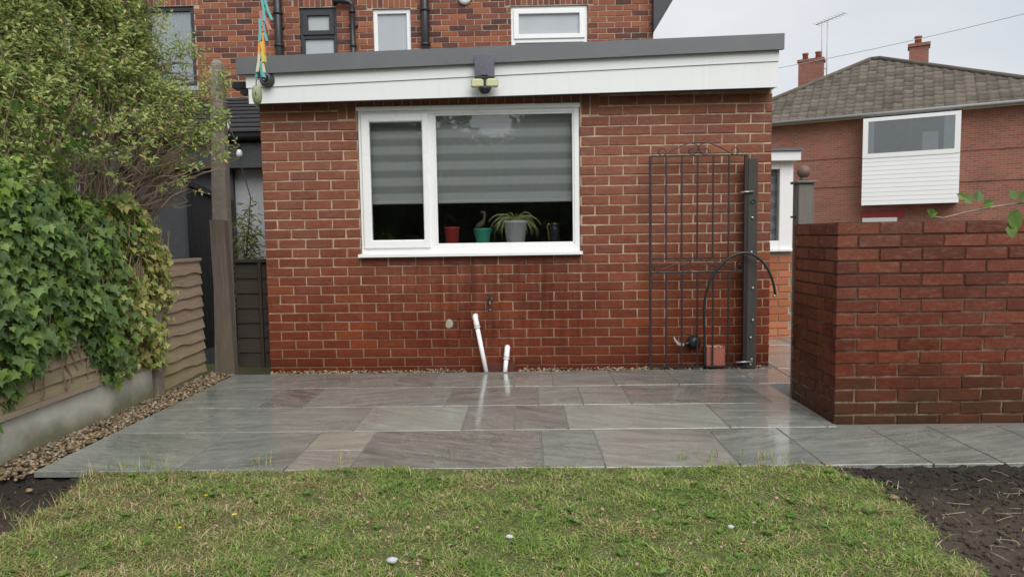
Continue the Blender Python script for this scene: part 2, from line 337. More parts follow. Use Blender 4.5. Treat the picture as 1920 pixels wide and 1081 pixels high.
# ------------------------------------------------------------------ mesh helpers
class MB:
    def __init__(s): s.v = []; s.f = []; s.mi = []
    def face(s, idx, mi=0): s.f.append(idx); s.mi.append(mi)
    def box(s, a, b, mi=0):
        x0, y0, z0 = a; x1, y1, z1 = b; n = len(s.v)
        s.v += [(x0, y0, z0), (x1, y0, z0), (x1, y1, z0), (x0, y1, z0), (x0, y0, z1), (x1, y0, z1), (x1, y1, z1), (x0, y1, z1)]
        for q in ((0, 3, 2, 1), (4, 5, 6, 7), (0, 1, 5, 4), (1, 2, 6, 5), (2, 3, 7, 6), (3, 0, 4, 7)): s.face([n+i for i in q], mi)
        return s
    def hexa(s, pts, mi=0):
        n = len(s.v); s.v += [tuple(p) for p in pts]
        for q in ((0, 3, 2, 1), (4, 5, 6, 7), (0, 1, 5, 4), (1, 2, 6, 5), (2, 3, 7, 6), (3, 0, 4, 7)): s.face([n+i for i in q], mi)
        return s
    def cbox(s, a, b, c=.004, mi=0):
        """box with chamfered vertical and horizontal edges (bevelled by ring profile along z)"""
        x0, y0, z0 = a; x1, y1, z1 = b; n = len(s.v)
        def ring(z, i):
            return [(x0+c+i, y0+i, z), (x1-c-i, y0+i, z), (x1-i, y0+c+i, z), (x1-i, y1-c-i, z), (x1-c-i, y1-i, z), (x0+c+i, y1-i, z), (x0+i, y1-c-i, z), (x0+i, y0+c+i, z)]
        for z, i in ((z0, c), (z0+c, 0), (z1-c, 0), (z1, c)): s.v += ring(z, i)
        s.face([n+i for i in range(7, -1, -1)], mi)
        for k in range(3):
            for i in range(8): s.face([n+k*8+i, n+k*8+(i+1) % 8, n+k*8+8+(i+1) % 8, n+k*8+8+i], mi)
        s.face([n+24+i for i in range(8)], mi); return s
    def tube(s, pts, r, k=8, mi=0, cap=True):
        pts = [Vector(p) for p in pts]; n0 = len(s.v); m = len(pts)
        rs = r if isinstance(r, (list, tuple)) else [r]*m
        up = None
        for i, p in enumerate(pts):
            t = (pts[min(i+1, m-1)]-pts[max(i-1, 0)]).normalized()
            if up is None:
                up = Vector((0, 0, 1)) if abs(t.z) < .9 else Vector((0, 1, 0))
            a = t.cross(up).normalized(); up = a.cross(t).normalized()
            for j in range(k):
                th = 2*math.pi*j/k; q = p+(a*math.cos(th)+up*math.sin(th))*rs[i]; s.v.append(tuple(q))
        for i in range(m-1):
            for j in range(k): s.face([n0+i*k+j, n0+i*k+(j+1) % k, n0+(i+1)*k+(j+1) % k, n0+(i+1)*k+j], mi)
        if cap:
            s.face([n0+j for j in range(k-1, -1, -1)], mi); s.face([n0+(m-1)*k+j for j in range(k)], mi)
        return s
    def lathe(s, prof, c=(0, 0, 0), k=20, axis='Z', mi=0):
        n0 = len(s.v); c = Vector(c)
        for r, h in prof:
            for j in range(k):
                th = 2*math.pi*j/k; a, b = r*math.cos(th), r*math.sin(th)
                s.v.append(tuple(c+Vector((a, b, h) if axis == 'Z' else (a, -h, b))))
        for i in range(len(prof)-1):
            for j in range(k): s.face([n0+i*k+j, n0+i*k+(j+1) % k, n0+(i+1)*k+(j+1) % k, n0+(i+1)*k+j], mi)
        s.face([n0+j for j in range(k-1, -1, -1)], mi); s.face([n0+(len(prof)-1)*k+j for j in range(k)], mi); return s
    def poly(s, pts, mi=0):
        n = len(s.v); s.v += [tuple(p) for p in pts]; s.face(list(range(n, n+len(pts))), mi); return s
    def mesh(s, name, mats, smooth=False):
        me = bpy.data.meshes.new(name); me.from_pydata(s.v, [], s.f)
        for m in (mats if isinstance(mats, (list, tuple)) else [mats]): me.materials.append(m)
        if any(s.mi): me.polygons.foreach_set('material_index', s.mi)
        if smooth: me.polygons.foreach_set('use_smooth', [True]*len(me.polygons))
        me.update(); return me
    def build(s, name, mat, parent=None, smooth=False):
        return link(name, s.mesh(name, mat, smooth), parent)

def link(name, me, parent=None, loc=None):
    o = bpy.data.objects.new(name, me); COL.objects.link(o)
    if parent: o.parent = parent; o.matrix_parent_inverse = Matrix.Translation(-wloc(parent)) if loc is None else Matrix()
    if loc is not None: o.location = loc
    return o
def wloc(o):
    v = Vector(o.location)
    if o.parent and o.parent.type == 'EMPTY': v = v + Vector((0, 0, 0))
    return v if o.type == 'EMPTY' else Vector((0, 0, 0))
def tag(o, label=None, cat=None, group=None, kind=None):
    if label: o['label'] = label
    if cat: o['category'] = cat
    if group: o['group'] = group
    if kind: o['kind'] = kind
    return o
def thing(name, label, cat, loc=(0, 0, 0), group=None):
    o = bpy.data.objects.new(name, None); COL.objects.link(o); o.location = loc; o.empty_display_size = .1
    return tag(o, label, cat, group)
def fast_mesh(name, V, F, mats, mi=None, smooth=False):
    """V (n,3), F (m,k) numpy"""
    me = bpy.data.meshes.new(name); V = np.asarray(V, np.float32); F = np.asarray(F, np.int32); k = F.shape[1]
    me.vertices.add(len(V)); me.vertices.foreach_set('co', V.ravel())
    me.loops.add(F.size); me.loops.foreach_set('vertex_index', F.ravel())
    me.polygons.add(len(F)); me.polygons.foreach_set('loop_start', np.arange(0, F.size, k, dtype=np.int32))
    for m in (mats if isinstance(mats, (list, tuple)) else [mats]): me.materials.append(m)
    if mi is not None: me.polygons.foreach_set('material_index', np.asarray(mi, np.int32))
    if smooth: me.polygons.foreach_set('use_smooth', np.ones(len(F), bool))
    me.update(calc_edges=True); me.validate()
    if not smooth: me.shade_flat()
    return me
def instances(V0, F0, mats4):
    """repeat a small mesh (V0,F0) by (n,3,4) transforms"""
    n = len(mats4); V = np.einsum('nij,vj->nvi', mats4[:, :, :3], V0)+mats4[:, None, :, 3]
    F = F0[None]+(np.arange(n)*len(V0))[:, None, None]
    return V.reshape(-1, 3), F.reshape(-1, F0.shape[1])

# ------------------------------------------------------------------ brick helper
_bm = {}
def brick_mesh(l, h, mat, d=.045, var=0, flip=False):
    key = (round(l, 3), round(h, 4), mat.name, var, d)
    if key in _bm: return _bm[key]
    r = random.Random(hash((round(l*1000), round(h*10000), var)) & 0xffff)
    j = lambda a=.0026: r.uniform(-a, a)
    c = .003; m = MB(); a, b = l/2, h/2
    fr = [(-a+c+j(), -.0005+j(.0008), -b+c+j()), (a-c+j(), j(.0008), -b+c+j()), (a-c+j(), j(.0008), b-c+j()), (-a+c+j(), j(.0008), b-c+j())]
    md = [(-a+j(), c, -b+j()), (a+j(), c, -b+j()), (a+j(), c, b+j()), (-a+j(), c, b+j())]
    bk = [(x, d, z) for x, _, z in md]
    m.v = fr+md+bk
    m.face([0, 1, 2, 3])
    for i in range(4):
        k = (i+1) % 4
        m.face([4+i, 4+k, k, i]); m.face([8+i, 8+k, 4+k, 4+i])
    me = m.mesh('brick', mat); _bm[key] = me; return me
def lay_bricks(parent, specs, mat, nmax=300, rest='brickwork'):
    """specs: (x, y, z centre, length, height, rotz); the first nmax become parts, the others one joined part"""
    specs = sorted(specs, key=lambda s: -(s[3]*s[4])/((s[0]**2+s[1]**2+(s[2]-CH)**2)))
    pl = Vector(parent.location) if parent.type == 'EMPTY' else Vector((0, 0, 0))
    for q, (x, y, z, l, h, rz) in enumerate(specs[:nmax]):
        o = link('brick', brick_mesh(l, h, mat, var=rnd.randrange(4)), parent, loc=Vector((x, y+rnd.uniform(-.002, .002), z))-pl); o.rotation_euler = (0, 0, rz)
    more = specs[nmax:]
    if more:
        V = []; F = []
        for (x, y, z, l, h, rz) in more:
            me = brick_mesh(l, h, mat, var=rnd.randrange(4)); n = len(V); c, s = math.cos(rz), math.sin(rz)
            dy = rnd.uniform(-.002, .002)
            V += [(x+v.co.x*c-v.co.y*s, y+dy+v.co.x*s+v.co.y*c, z+v.co.z) for v in me.vertices]
            F += [[n+i for i in p.vertices] for p in me.polygons]
        o = link(rest, fast_mesh(rest, V, F, mat), parent, loc=-pl); o['kind'] = 'stuff'
def course(x0, x1, off, L0, J, gaps):
    """bricks of one course between x0 and x1, cut by gaps [(a,b)...] -> (centre, length)"""
    outl = []; x = x0-off
    while x < x1:
        a, b = max(x, x0), min(x+L0, x1)
        segs = [(a, b)]
        for g0, g1 in gaps:
            ns = []
            for p, q in segs:
                if q <= g0 or p >= g1: ns.append((p, q)); continue
                if p < g0: ns.append((p, g0))
                if q > g1: ns.append((g1, q))
            segs = ns
        for p, q in segs:
            if q-p > .022: outl.append(((p+q)/2, q-p))
        x += L0+J
    return outl

# =================================================================== THE SETTING
g = MB().poly([(-600, -600, -.3), (600, -600, -.3), (600, 900, -.3), (-600, 900, -.3)]).build('ground', M['thatch']); tag(g, kind='structure')
YW, XL, XR = 5.596, -2.1254, 1.9763
PF, PB = 3.17, 5.475          # patio front and back edges

# lawn sheet with the bare earth at both sides
bR = [at(1545, 872, Z=-.02), at(1640, 915, Z=-.02), at(1700, 960, Z=-.02), at(1770, 1030, Z=-.02), at(1835, 1081, Z=-.02)]
bL = [at(175, 887, Z=-.02), at(120, 935, Z=-.02), at(60, 975, Z=-.02), at(0, 1010, Z=-.02)]
def bx(lst, y):
    ys = [p.y for p in lst]; xs = [p.x for p in lst]
    o = np.argsort(ys); return np.interp(y, np.array(ys)[o], np.array(xs)[o])
def hsh(x, y):
    return .5*np.sin(x*7.3+1.3*np.sin(y*5.1))+.5*np.sin(y*8.9+1.7*np.sin(x*3.7+1))
def right_edge(x, y):   # >0 inside the bare bed on the right
    return x-bx(bR, y)-.035*hsh(x*3, y*3)
def left_edge(x, y):
    return np.where(y > bL[-1].y-.1, bx(bL, y)-x-.03*hsh(x*3, y*3), -1)
nx, ny = 260, 150
gx = np.linspace(-3.2, 5.0, nx); gy = np.linspace(-6.5, PF+.02, ny)**1
gy = PF+.02-(np.linspace(0, 1, ny)**1.6)*(PF+6.5)
XX, YY = np.meshgrid(gx, gy)
def lawn_h(x, y):
    z = -.008+.006*hsh(x*.9, y*.8)+.004*hsh(x*4, y*4)
    re = np.clip(right_edge(x, y)/.12, 0, 1); le = np.clip(left_edge(x, y)/.08, 0, 1)
    z = z-.008*re-.035*le+np.maximum(re, le)*(.012*hsh(x*9, y*9)+.010*hsh(x*23+2, y*21))
    near = np.clip((y-(PF-.05))/.05, 0, 1)
    return z+.002*near
ZZ = lawn_h(XX, YY)
idx = np.arange(nx*ny).reshape(ny, nx)
F = np.stack([idx[:-1, :-1], idx[1:, :-1], idx[1:, 1:], idx[:-1, 1:]], -1).reshape(-1, 4)
cx = XX[:-1, :-1].ravel()+.015; cy = YY[:-1, :-1].ravel()
mi = ((right_edge(cx, cy) > 0) | (left_edge(cx, cy) > 0)).astype(int)
lawn = link('lawn', fast_mesh('lawn', np.stack([XX, YY, ZZ], -1).reshape(-1, 3), F, [M['thatch'], M['soil']], mi, True)); tag(lawn, kind='structure')

# patio bed and slabs
pat = MB()
pat.box((-2.33, PF+.06, -.12), (1.75, PB, -.004)); pat.box((1.75, PF+.061, -.12), (5.0, 3.86, -.0041)); pat.box((1.55, PB+.001, -.12), (3.6, 9.5, -.0042)); pat.box((1.7501, 4.47, -.12), (3.6, PB, -.0043))
patio = pat.build('patio', M['joint']); tag(patio, kind='structure')
TONES = dict(G=(.245, .262, .232), H=(.21, .225, .2), D=(.115, .11, .102), L=(.42, .44, .36), B=(.185, .175, .155), P=(.32, .30, .262), U=(.36, .33, .26), K=(.36, .30, .25))
TROW = ['GHBGPGHGG', 'HDGBGGBG', 'GGLBBLGG', 'GHUBGPHGHGG']
def slab(x0, x1, y0, y1, mat='slab', top=0., notch=None, corners=None, tone='G'):
    """one riven paving slab; uneven edges and a slightly rounded arris"""
    m = MB(); J = .005; n = 5
    x0 += J; x1 -= J; y0 += J; y1 -= J
    base = []
    def edge(a, b):
        for i in range(n):
            t = i/n; base.append((a[0]+(b[0]-a[0])*t, a[1]+(b[1]-a[1])*t))
    cs = corners or [(x0, y0), (x1, y0), (x1, y1), (x0, y1)]
    if notch: cs = [(x0, y0), (x1, y0), (x1, notch[2]), (notch[1], notch[2]), (notch[1], notch[2]+.001), (notch[0], notch[2]+.001), (notch[0], y1), (x0, y1)]
    for i in range(len(cs)): edge(cs[i], cs[(i+1) % len(cs)])
    base = [(x+rnd.uniform(-.0022, .0022), y+rnd.uniform(-.0022, .0022)) for x, y in base]
    cxm = sum(p[0] for p in base)/len(base); cym = sum(p[1] for p in base)/len(base)
    k = len(base); t = top+rnd.uniform(-.0012, .0012); tx, ty = rnd.uniform(-.0015, .0015), rnd.uniform(-.0015, .0015)
    zt = lambda x, y: t+(x-cxm)*tx+(y-cym)*ty
    inn = [(x-(.002 if x > cxm else -.002), y-(.002 if y > cym else -.002)) for x, y in base]
    m.v = [(x, y, -.028) for x, y in base]+[(x, y, zt(x, y)-.0025) for x, y in base]+[(x, y, zt(x, y)) for x, y in inn]
    for i in range(k):
        j = (i+1) % k
        m.face([i, j, k+j, k+i]); m.face([k+i, k+j, 2*k+j, 2*k+i])
    m.face([2*k+i for i in range(k)])
    o = m.build('slab', M[mat], patio); o.color = (*TONES['K' if mat == 'pinkslab' else tone], 1); return o
rows = [(4.925, PB, 712, [521, 744, 818, 964, 1036, 1150, 1265, 1412]),
        (4.37, 4.925, 743, [511, 592, 841, 1008, 1089, 1176, 1433]),
        (3.81, 4.37, 785, [393, 680, 872, 965, 1062, 1353, 1530]),
        (PF, 3.81, 835, [395, 578, 687, 1015, 1122, 1355, 1500, 1690, 1815, 1960])]
for ri, (y0, y1, py, xs) in enumerate(rows):
    X = [-2.375]+[at(x, py, Z=0).x for x in xs]
    for i in range(len(X)-1):
        a, b = X[i], X[i+1]
        if ri == 3 and i == 2:
            slab(a, b, y0, y0+.29, tone='P'); slab(a, b, y0+.29, y1, tone='U')
        elif ri == 0 and i == 3: slab(a, b, y0, y1-.095, tone=TROW[ri][i])
        else: slab(a, b, y0, y1, tone=TROW[ri][i])
    if ri == 2: slab(X[-1], 1.735, y0, y1); 
    if ri == 1: slab(X[-1], 1.735, y0, y1, 'pinkslab')
    if ri == 0: slab(X[-1], 1.98, y0, y1, 'pinkslab'); slab(1.98, 2.5, y0, y1, 'pinkslab')
slab(at(1960, 835, Z=0).x, 4.0, PF, 3.81); slab(4.0, 4.9, PF, 3.81)
for yy in np.arange(PB, 9.3, .57):
    for a, b in ((2.0, 2.55), (2.55, 3.2)): slab(a+rnd.uniform(-.1, .1) if a > 2.1 else a, b, yy, yy+.57, 'pinkslab', notch=None)
# thin strip of bedding mortar that fills the row up to the garden wall
# gravel
def ico():
    t = (1+5**.5)/2
    v = np.array([(-1, t, 0), (1, t, 0), (-1, -t, 0), (1, -t, 0), (0, -1, t), (0, 1, t), (0, -1, -t), (0, 1, -t), (t, 0, -1), (t, 0, 1), (-t, 0, -1), (-t, 0, 1)], float); v /= np.linalg.norm(v[0])
    f = np.array([(0, 11, 5), (0, 5, 1), (0, 1, 7), (0, 7, 10), (0, 10, 11), (1, 5, 9), (5, 11, 4), (11, 10, 2), (10, 7, 6), (7, 1, 8), (3, 9, 4), (3, 4, 2), (3, 2, 6), (3, 6, 8), (3, 8, 9), (4, 9, 5), (2, 4, 11), (6, 2, 10), (8, 6, 7), (9, 8, 1)])
    return v, f
def ico2():
    v, f = ico(); v = list(map(tuple, v)); c = {}; nf = []
    def mid(a, b):
        k = (min(a, b), max(a, b))
        if k not in c:
            p = (np.array(v[a])+np.array(v[b])); p /= np.linalg.norm(p); v.append(tuple(p)); c[k] = len(v)-1
        return c[k]
    for a, b, d in f:
        x, y, z = mid(a, b), mid(b, d), mid(d, a); nf += [(a, x, z), (b, y, x), (d, z, y), (x, y, z)]
    return np.array(v), np.array(nf)
def rots(n, rng):
    q = rng.normal(size=(n, 4)); q /= np.linalg.norm(q, axis=1)[:, None]; a, b, c, d = q.T
    return np.stack([np.stack([1-2*(c*c+d*d), 2*(b*c-a*d), 2*(b*d+a*c)], -1), np.stack([2*(b*c+a*d), 1-2*(b*b+d*d), 2*(c*d-a*b)], -1), np.stack([2*(b*d-a*c), 2*(c*d+a*b), 1-2*(b*b+c*c)], -1)], 1)
def pebbles(P, r):
    v, f = ico2(); n = len(P); Rm = rots(n, nrg); sc = nrg.uniform(.55, 1.15, (n, 3))*np.asarray(r)[:, None]
    T = np.concatenate([Rm*sc[:, None, :], np.asarray(P)[:, :, None]], 2)
    T[:, 2, :3] *= .75
    return instances(v, f, T)
bed = MB(); bed.box((-2.62, PF-.02, -.1), (-2.376, 5.60, -.022)); bed.box((-2.3759, PB+.001, -.1), (1.9, YW-.001, -.0221))
tag(bed.build('gravel_bed', M['soil']), kind='structure')
n = 3000
P = np.stack([nrg.uniform(-2.61, -2.385, n), nrg.uniform(PF-.06, 5.6, n), nrg.uniform(-.02, .004, n)], -1)
P[:, 0] -= 0; P[:, 2] += .004*(-(P[:, 0]+2.385)/.22)
P2 = np.stack([nrg.uniform(XL+.02, 1.97, 1500), nrg.uniform(PB+.012, YW-.008, 1500), nrg.uniform(-.024, .004, 1500)], -1)
P2 = P2[~((P2[:, 0] > -.50) & (P2[:, 0] < -.06))]
Pa = np.concatenate([P, P2]); ra = nrg.uniform(.0065, .0145, len(Pa))
V, F = pebbles(Pa, ra)
gr = link('gravel', fast_mesh('gravel', V, F, M['pebble'], None, True)); tag(gr, 'tan and brown pebble gravel along the fence and house wall', 'gravel', kind='stuff')

# =================================================================== BRICK EXTENSION
ext = thing('brick_extension', 'flat roofed red brick extension with white fascia and wide window', 'building', (XL, YW, 0))
ELOC = Vector(ext.location)
OX0, OX1, OZ0, OZ1 = -1.340, .450, .945, 2.132
DW = 9.4
wm = MB()
yb = YW+.0055
for a, b in (((XL+.004, yb, -.2), (OX0, yb+.2, 2.30)), ((OX1, yb, -.2), (XR-.004, yb+.2, 2.36)), ((OX0, yb+.001, -.2), (OX1, yb+.2, OZ0)), ((OX0, yb+.001, OZ1), (OX1, yb+.2, 2.30))): wm.box(a, b)
wm.box((XL+.004, yb+.2, -.2), (XL+.204, DW, 2.30)); wm.box((XR-.204, yb+.2, -.2), (XR-.004, DW, 2.36))
wm.build('wall', M['mortar'], ext)
specs = []
def crs():
    z = .031-.075; k = 0
    while z < 2.16:
        p = .075 if z < .92 else .0785
        yield k, z, p; z += p; k += 1
for k, z, p in crs():
    jh = .0095 if p < .076 else .0125
    h = p-jh; zc = z+jh/2+h/2
    gaps = []
    if z+p > OZ0+.01 and z < OZ1: gaps.append((OX0, OX1))
    if z > 2.0: gaps.append((-1.497, .607))
    off = 0 if k % 2 else .1125
    for x, l in course(XL, XR, off+rnd.uniform(-.004, .004), .2135, .0115, gaps):
        specs.append((x, YW, zc, l, h, 0))
nz_ = 28; x = -1.497+.006
while x < .60:
    inn = OX0-.02 < x+.031 < OX1+.02; z0_ = OZ1+.008 if inn else 2.043; specs.append((x+.031, YW, (z0_+2.26)/2, .0635, 2.26-z0_, 0)); x += .0752
lay_bricks(ext, specs, M['brick'], 300)
# returns: quoins on the right and left side walls (plain courses seen only from the side)
side = []
for k, z, p in crs():
    jh = .0095 if p < .076 else .0125; h = p-jh; zc = z+jh/2+h/2
    for y, l in course(YW+.05, DW, (.1125 if k % 2 else 0), .2135, .0115, []):
        side.append((XR-.0005, y, zc, l, h, math.pi/2)); side.append((XL+.0005, y, zc, l, h, -math.pi/2))
V = []; F = []
for (x, y, z, l, h, rz) in side:
    me = brick_mesh(l, h, M['brick'], var=rnd.randrange(4)); n = len(V); c, s = math.cos(rz), math.sin(rz)
    V += [(x+v.co.x*c-v.co.y*s, y+v.co.x*s+v.co.y*c, z+v.co.z) for v in me.vertices]; F += [[n+i for i in q.vertices] for q in me.polygons]
o = link('side_brickwork', fast_mesh('side_brickwork', V, F, M['brick']), ext, loc=-ELOC); o['kind'] = 'stuff'
# fascia boards (taper), roof trim, roof
FX0, FX1, FY = -2.150, 1.968, 5.452
def board(name, za0, za1, zb0, zb1, y0, y1, x0, x1, mat):
    return MB().hexa([(x0, y0, za0), (x1, y0, zb0), (x1, y1, zb0), (x0, y1, za0), (x0, y0, za1), (x1, y0, zb1), (x1, y1, zb1), (x0, y1, za1)]).build(name, mat, ext)
board('fascia_board', 2.150, 2.268, 2.200, 2.392, FY, FY+.018, FX0, FX1, M['fascia'])
board('upper_fascia_board', 2.2705, 2.375, 2.3945, 2.485, FY-.008, FY+.016, FX0-.014, FX1+.002, M['fascia'])
board('roof_trim', 2.366, 2.497, 2.474, 2.592, FY-.045, FY-.012, -2.222, 1.996, M['trim'])
board('roof_deck', 2.40, 2.494, 2.49, 2.589, FY-.0119, DW, -2.20, 1.985, M['trim'])
board('side_fascia', 2.155, 2.372, 2.156, 2.373, FY+.019, DW, FX0, FX0+.018, M['fascia'])
board('side_fascia', 2.204, 2.472, 2.205, 2.473, FY+.019, DW, FX1-.018, FX1, M['fascia'])
board('soffit', 2.163, 2.173, 2.213, 2.223, FY+.0185, YW+.02, FX0+.02, FX1-.02, M['roofbit'])
MB().box((-2.30, 5.50, 2.285), (-2.166, 5.62, 2.33)).box((-2.24, 5.51, 2.24), (-2.168, 5.6, 2.284)).build('gutter_end', M['black'], ext)
# the window
win = bpy.data.objects.new('window', None); COL.objects.link(win); win.parent = ext; win.location = Vector((OX0, YW, OZ0))-ELOC
def wpart(name, mb, mat, smooth=False):
    o = link(name, mb.mesh(name, mat, smooth), win, loc=-Vector((OX0, YW, OZ0))); return o
fy0, fy1 = YW+.012, YW+.082
f_ = MB(); t = .042
f_.cbox((OX0+.005, fy0, OZ0+.012), (OX0+.005+t, fy1, OZ1-.004)); f_.cbox((OX1-.005-t, fy0, OZ0+.0121), (OX1-.005, fy1, OZ1-.0041))
f_.cbox((OX0+.005+t-.003, fy0+.002, OZ1-.058), (OX1-.005-t+.003, fy1-.002, OZ1-.005)); f_.cbox((OX0+.005+t-.003, fy0+.002, OZ0+.0125), (OX1-.005-t+.003, fy1-.002, OZ0+.075))
f_.cbox((-.775, fy0+.0021, OZ0+.072), (-.722, fy1-.0021, OZ1-.055))
wpart('frame', f_, M['white'])
hb = MB().cbox((OX0-.006, YW-.012, OZ1-.028), (OX1+.003, fy0+.01, OZ1+.006), .006); wpart('head_trim', hb, M['white'])
s_ = MB(); sx0, sx1, sz0, sz1 = -1.312, -.768, OZ0+.055, OZ1-.048; st = .068; sy0, sy1 = fy0-.016, fy0+.044
s_.cbox((sx0, sy0, sz0), (sx0+st, sy1, sz1), .007); s_.cbox((sx1-st*.75, sy0, sz0+.0002), (sx1, sy1, sz1-.0002), .007)
s_.cbox((sx0+st-.006, sy0+.001, sz1-st), (sx1-st*.75+.006, sy1-.001, sz1-.0004), .007); s_.cbox((sx0+st-.006, sy0+.001, sz0+.0004), (sx1-st*.75+.006, sy1-.001, sz0+st), .007)
wpart('opening_sash', s_, M['white'])
b_ = MB(); rx0, rx1, rz0, rz1 = -.722, OX1-.047, OZ0+.075, OZ1-.058
b_.cbox((rx0-.001, fy0+.006, rz0), (rx0+.014, fy0+.035, rz1), .004); b_.cbox((rx1-.014, fy0+.006, rz0), (rx1+.001, fy0+.035, rz1), .004)
b_.cbox((rx0+.01, fy0+.007, rz1-.014), (rx1-.01, fy0+.034, rz1+.001), .004); b_.cbox((rx0+.01, fy0+.007, rz0-.001), (rx1-.01, fy0+.034, rz0+.014), .004)
wpart('glazing_bead', b_, M['white'])
wpart('pane', MB().box((sx0+st-.002, fy0+.012, sz0+st-.002), (sx1-st*.75+.002, fy0+.016, sz1-st+.002)), M['glass'])
wpart('pane', MB().box((rx0+.006, fy0+.022, rz0+.006), (rx1-.006, fy0+.026, rz1-.006)), M['glass'])
sl = MB(); sl.hexa([(OX0-.012, YW-.058, OZ0-.014), (OX1+.012, YW-.058, OZ0-.014), (OX1+.012, fy1, OZ0-.014), (OX0-.012, fy1, OZ0-.014), (OX0-.012, YW-.058, OZ0+.008), (OX1+.012, YW-.058, OZ0+.008), (OX1+.012, fy1, OZ0+.018), (OX0-.012, fy1, OZ0+.018)])
wpart('sill', sl, M['white'])
# room behind the window
rm = MB(); ry0, ry1 = YW+.215, 8.0
rm.box((XL+.21, ry1, -.1), (XR-.21, ry1+.05, 2.3)); rm.box((XL+.2101, YW+.2125, -.15), (XR-.2101, ry1, -.1)); rm.box((XL+.2101, YW+.2125, 2.25), (XR-.2101, ry1, 2.298))
rm.build('room_wall', M['room'], ext)
MB().box((OX0+.002, fy1+.001, OZ0+.002), (OX1-.002, YW+.33, OZ0+.084)).build('window_board', M['room'], ext)
SILL = OZ0+.0845
# blinds
for (a, b, lab) in ((-1.325, -.785, 'grey striped roller blind behind the narrow opening window pane'), (-.765, .435, 'wide grey striped roller blind behind the large fixed window pane')):
    bl = thing('roller_blind', lab, 'blind', ((a+b)/2, YW+.12, 1.37), 'striped roller blinds in the window'); bloc = Vector(bl.location)
    m = MB(); zt, zb = 2.10, 1.385; nn = 44
    for i in range(nn+1):
        z = zt+(zb-zt)*i/nn; y = YW+.118+(.0025 if (z/.1285) % 1 > .25 and (z/.1285) % 1 < .75 else 0)
        m.v += [(a, y, z), (b, y, z)]
    for i in range(nn): m.face([2*i, 2*i+2, 2*i+3, 2*i+1])
    link('fabric', m.mesh('fabric', M['blind']), bl, loc=-bloc)
    link('bottom_bar', MB().cbox((a, YW+.106, 1.362), (b, YW+.13, 1.388), .005).mesh('bottom_bar', M['white']), bl, loc=-bloc)
    link('roller', MB().tube([(a, YW+.135, 2.105), (b, YW+.135, 2.105)], .022, 12).mesh('roller', M['white'], True), bl, loc=-bloc)
# pots on the window board
def potthing(name, label, cat, px, r0, r1, h, mat, extra=None):
    p = at(px, 452, Y=YW+.15); t = thing(name, label, cat, (p.x, YW+.185, SILL)); 
    prof = [(r0*.9, 0), (r0, .004), (r0+(r1-r0)*.85, h*.86), (r1, h*.87), (r1*1.03, h*.9), (r1*1.03, h), (r1*.94, h), (r1*.9, h*.9), (.01, h*.89)]
    link('pot', MB().lathe(prof, k=28).mesh('pot', mat, True), t, loc=(0, 0, 0)); return t
potthing('plant_pot', 'small plain red pot on the window board', 'pot', 847, .052, .066, .140, pot('red_pot', (.6, .06, .06)))
t = potthing('bucket_planter', 'small turquoise bucket with wire handle and brown duck ornament', 'planter', 905, .054, .070, .125, pot('turquoise_tin', (.09, .62, .46)))
link('handle', MB().tube([(.074*math.cos(a), -.02, .118-.085*math.sin(a)) for a in np.linspace(0, math.pi, 16)], .0028, 6).mesh('handle', M['zinc'], True), t, loc=(0, 0, 0))
duck = MB().tube([(-.06, 0, .12), (-.035, 0, .148), (-.005, 0, .165), (.012, 0, .19), (.018, 0, .225), (.02, 0, .245)], [.006, .022, .027, .013, .010, .012], 10).tube([(.02, 0, .243), (.012, 0, .258), (-.02, 0, .262)], [.014, .015, .004], 8)
link('duck_figure', duck.mesh('duck_figure', plain('carved_wood', (.22, .17, .10), .6), True), t, loc=(0, 0, 0))
t = potthing('spider_plant', 'large white ribbed pot holding an arching striped spider plant', 'plant', 967, .075, .102, .185, pot('white_pot', (.84, .86, .87)))
m = MB()
for i in range(46):
    th = rnd.uniform(0, 2*math.pi); Ln = rnd.uniform(.18, .30); el = rnd.uniform(.5, 1.35); pts = []; x = z = 0; ang = el
    for k in range(9):
        pts.append((x, z)); ang -= rnd.uniform(.18, .36); x += math.cos(ang)*Ln/8; z += math.sin(ang)*Ln/8
    dx, dy = math.cos(th), math.sin(th)*.33; n0 = len(m.v)
    for k, (x, z) in enumerate(pts):
        wd = .0075*math.sin(math.pi*(.15+.85*k/8))+.001
        m.v += [(dx*x-dy*wd*2, dy*x+dx*wd*.6, .165+z+wd*.4), (dx*x, dy*x, .162+z), (dx*x+dy*wd*2, dy*x-dx*wd*.6, .165+z+wd*.9)]
    for k in range(8):
        for q in (0, 1): m.face([n0+3*k+q, n0+3*k+q+1, n0+3*k+q+4, n0+3*k+q+3])
link('leaves', m.mesh('leaves', M['spider']), t, loc=(0, 0, 0))
t = thing('gilt_handled_jug', 'dark jug with gold rim and handle beside the spider plant', 'jug', (at(1040, 452, Y=YW+.17).x, YW+.18, SILL))
link('body', MB().lathe([(.04, 0), (.045, .01), (.042, .10), (.038, .15), (.034, .151), (.03, .02)], k=24).mesh('body', plain('dark_glaze', (.04, .042, .045), .3), True), t, loc=(0, 0, 0))
link('handle', MB().tube([(-.044, 0, .012), (-.048, 0, .05), (-.053, 0, .10), (-.062, 0, .125), (-.055, 0, .148), (-.035, 0, .156)], .006, 8).mesh('handle', M['gold'], True), t, loc=(0, 0, 0))
link('rim', MB().tube([(.036*math.cos(a), .036*math.sin(a), .154) for a in np.linspace(0, 2*math.pi, 20)], .005, 6).mesh('rim', M['gold'], True), t, loc=(0, 0, 0))
t = thing('seedling_tray', 'low white tray of small green seedlings behind the narrow pane', 'tray', (at(727, 447, Y=YW+.15).x, YW+.18, SILL))
link('tray', MB().cbox((-.085, -.05, 0), (.085, .05, .04), .006).mesh('tray', M['white']), t, loc=(0, 0, 0))
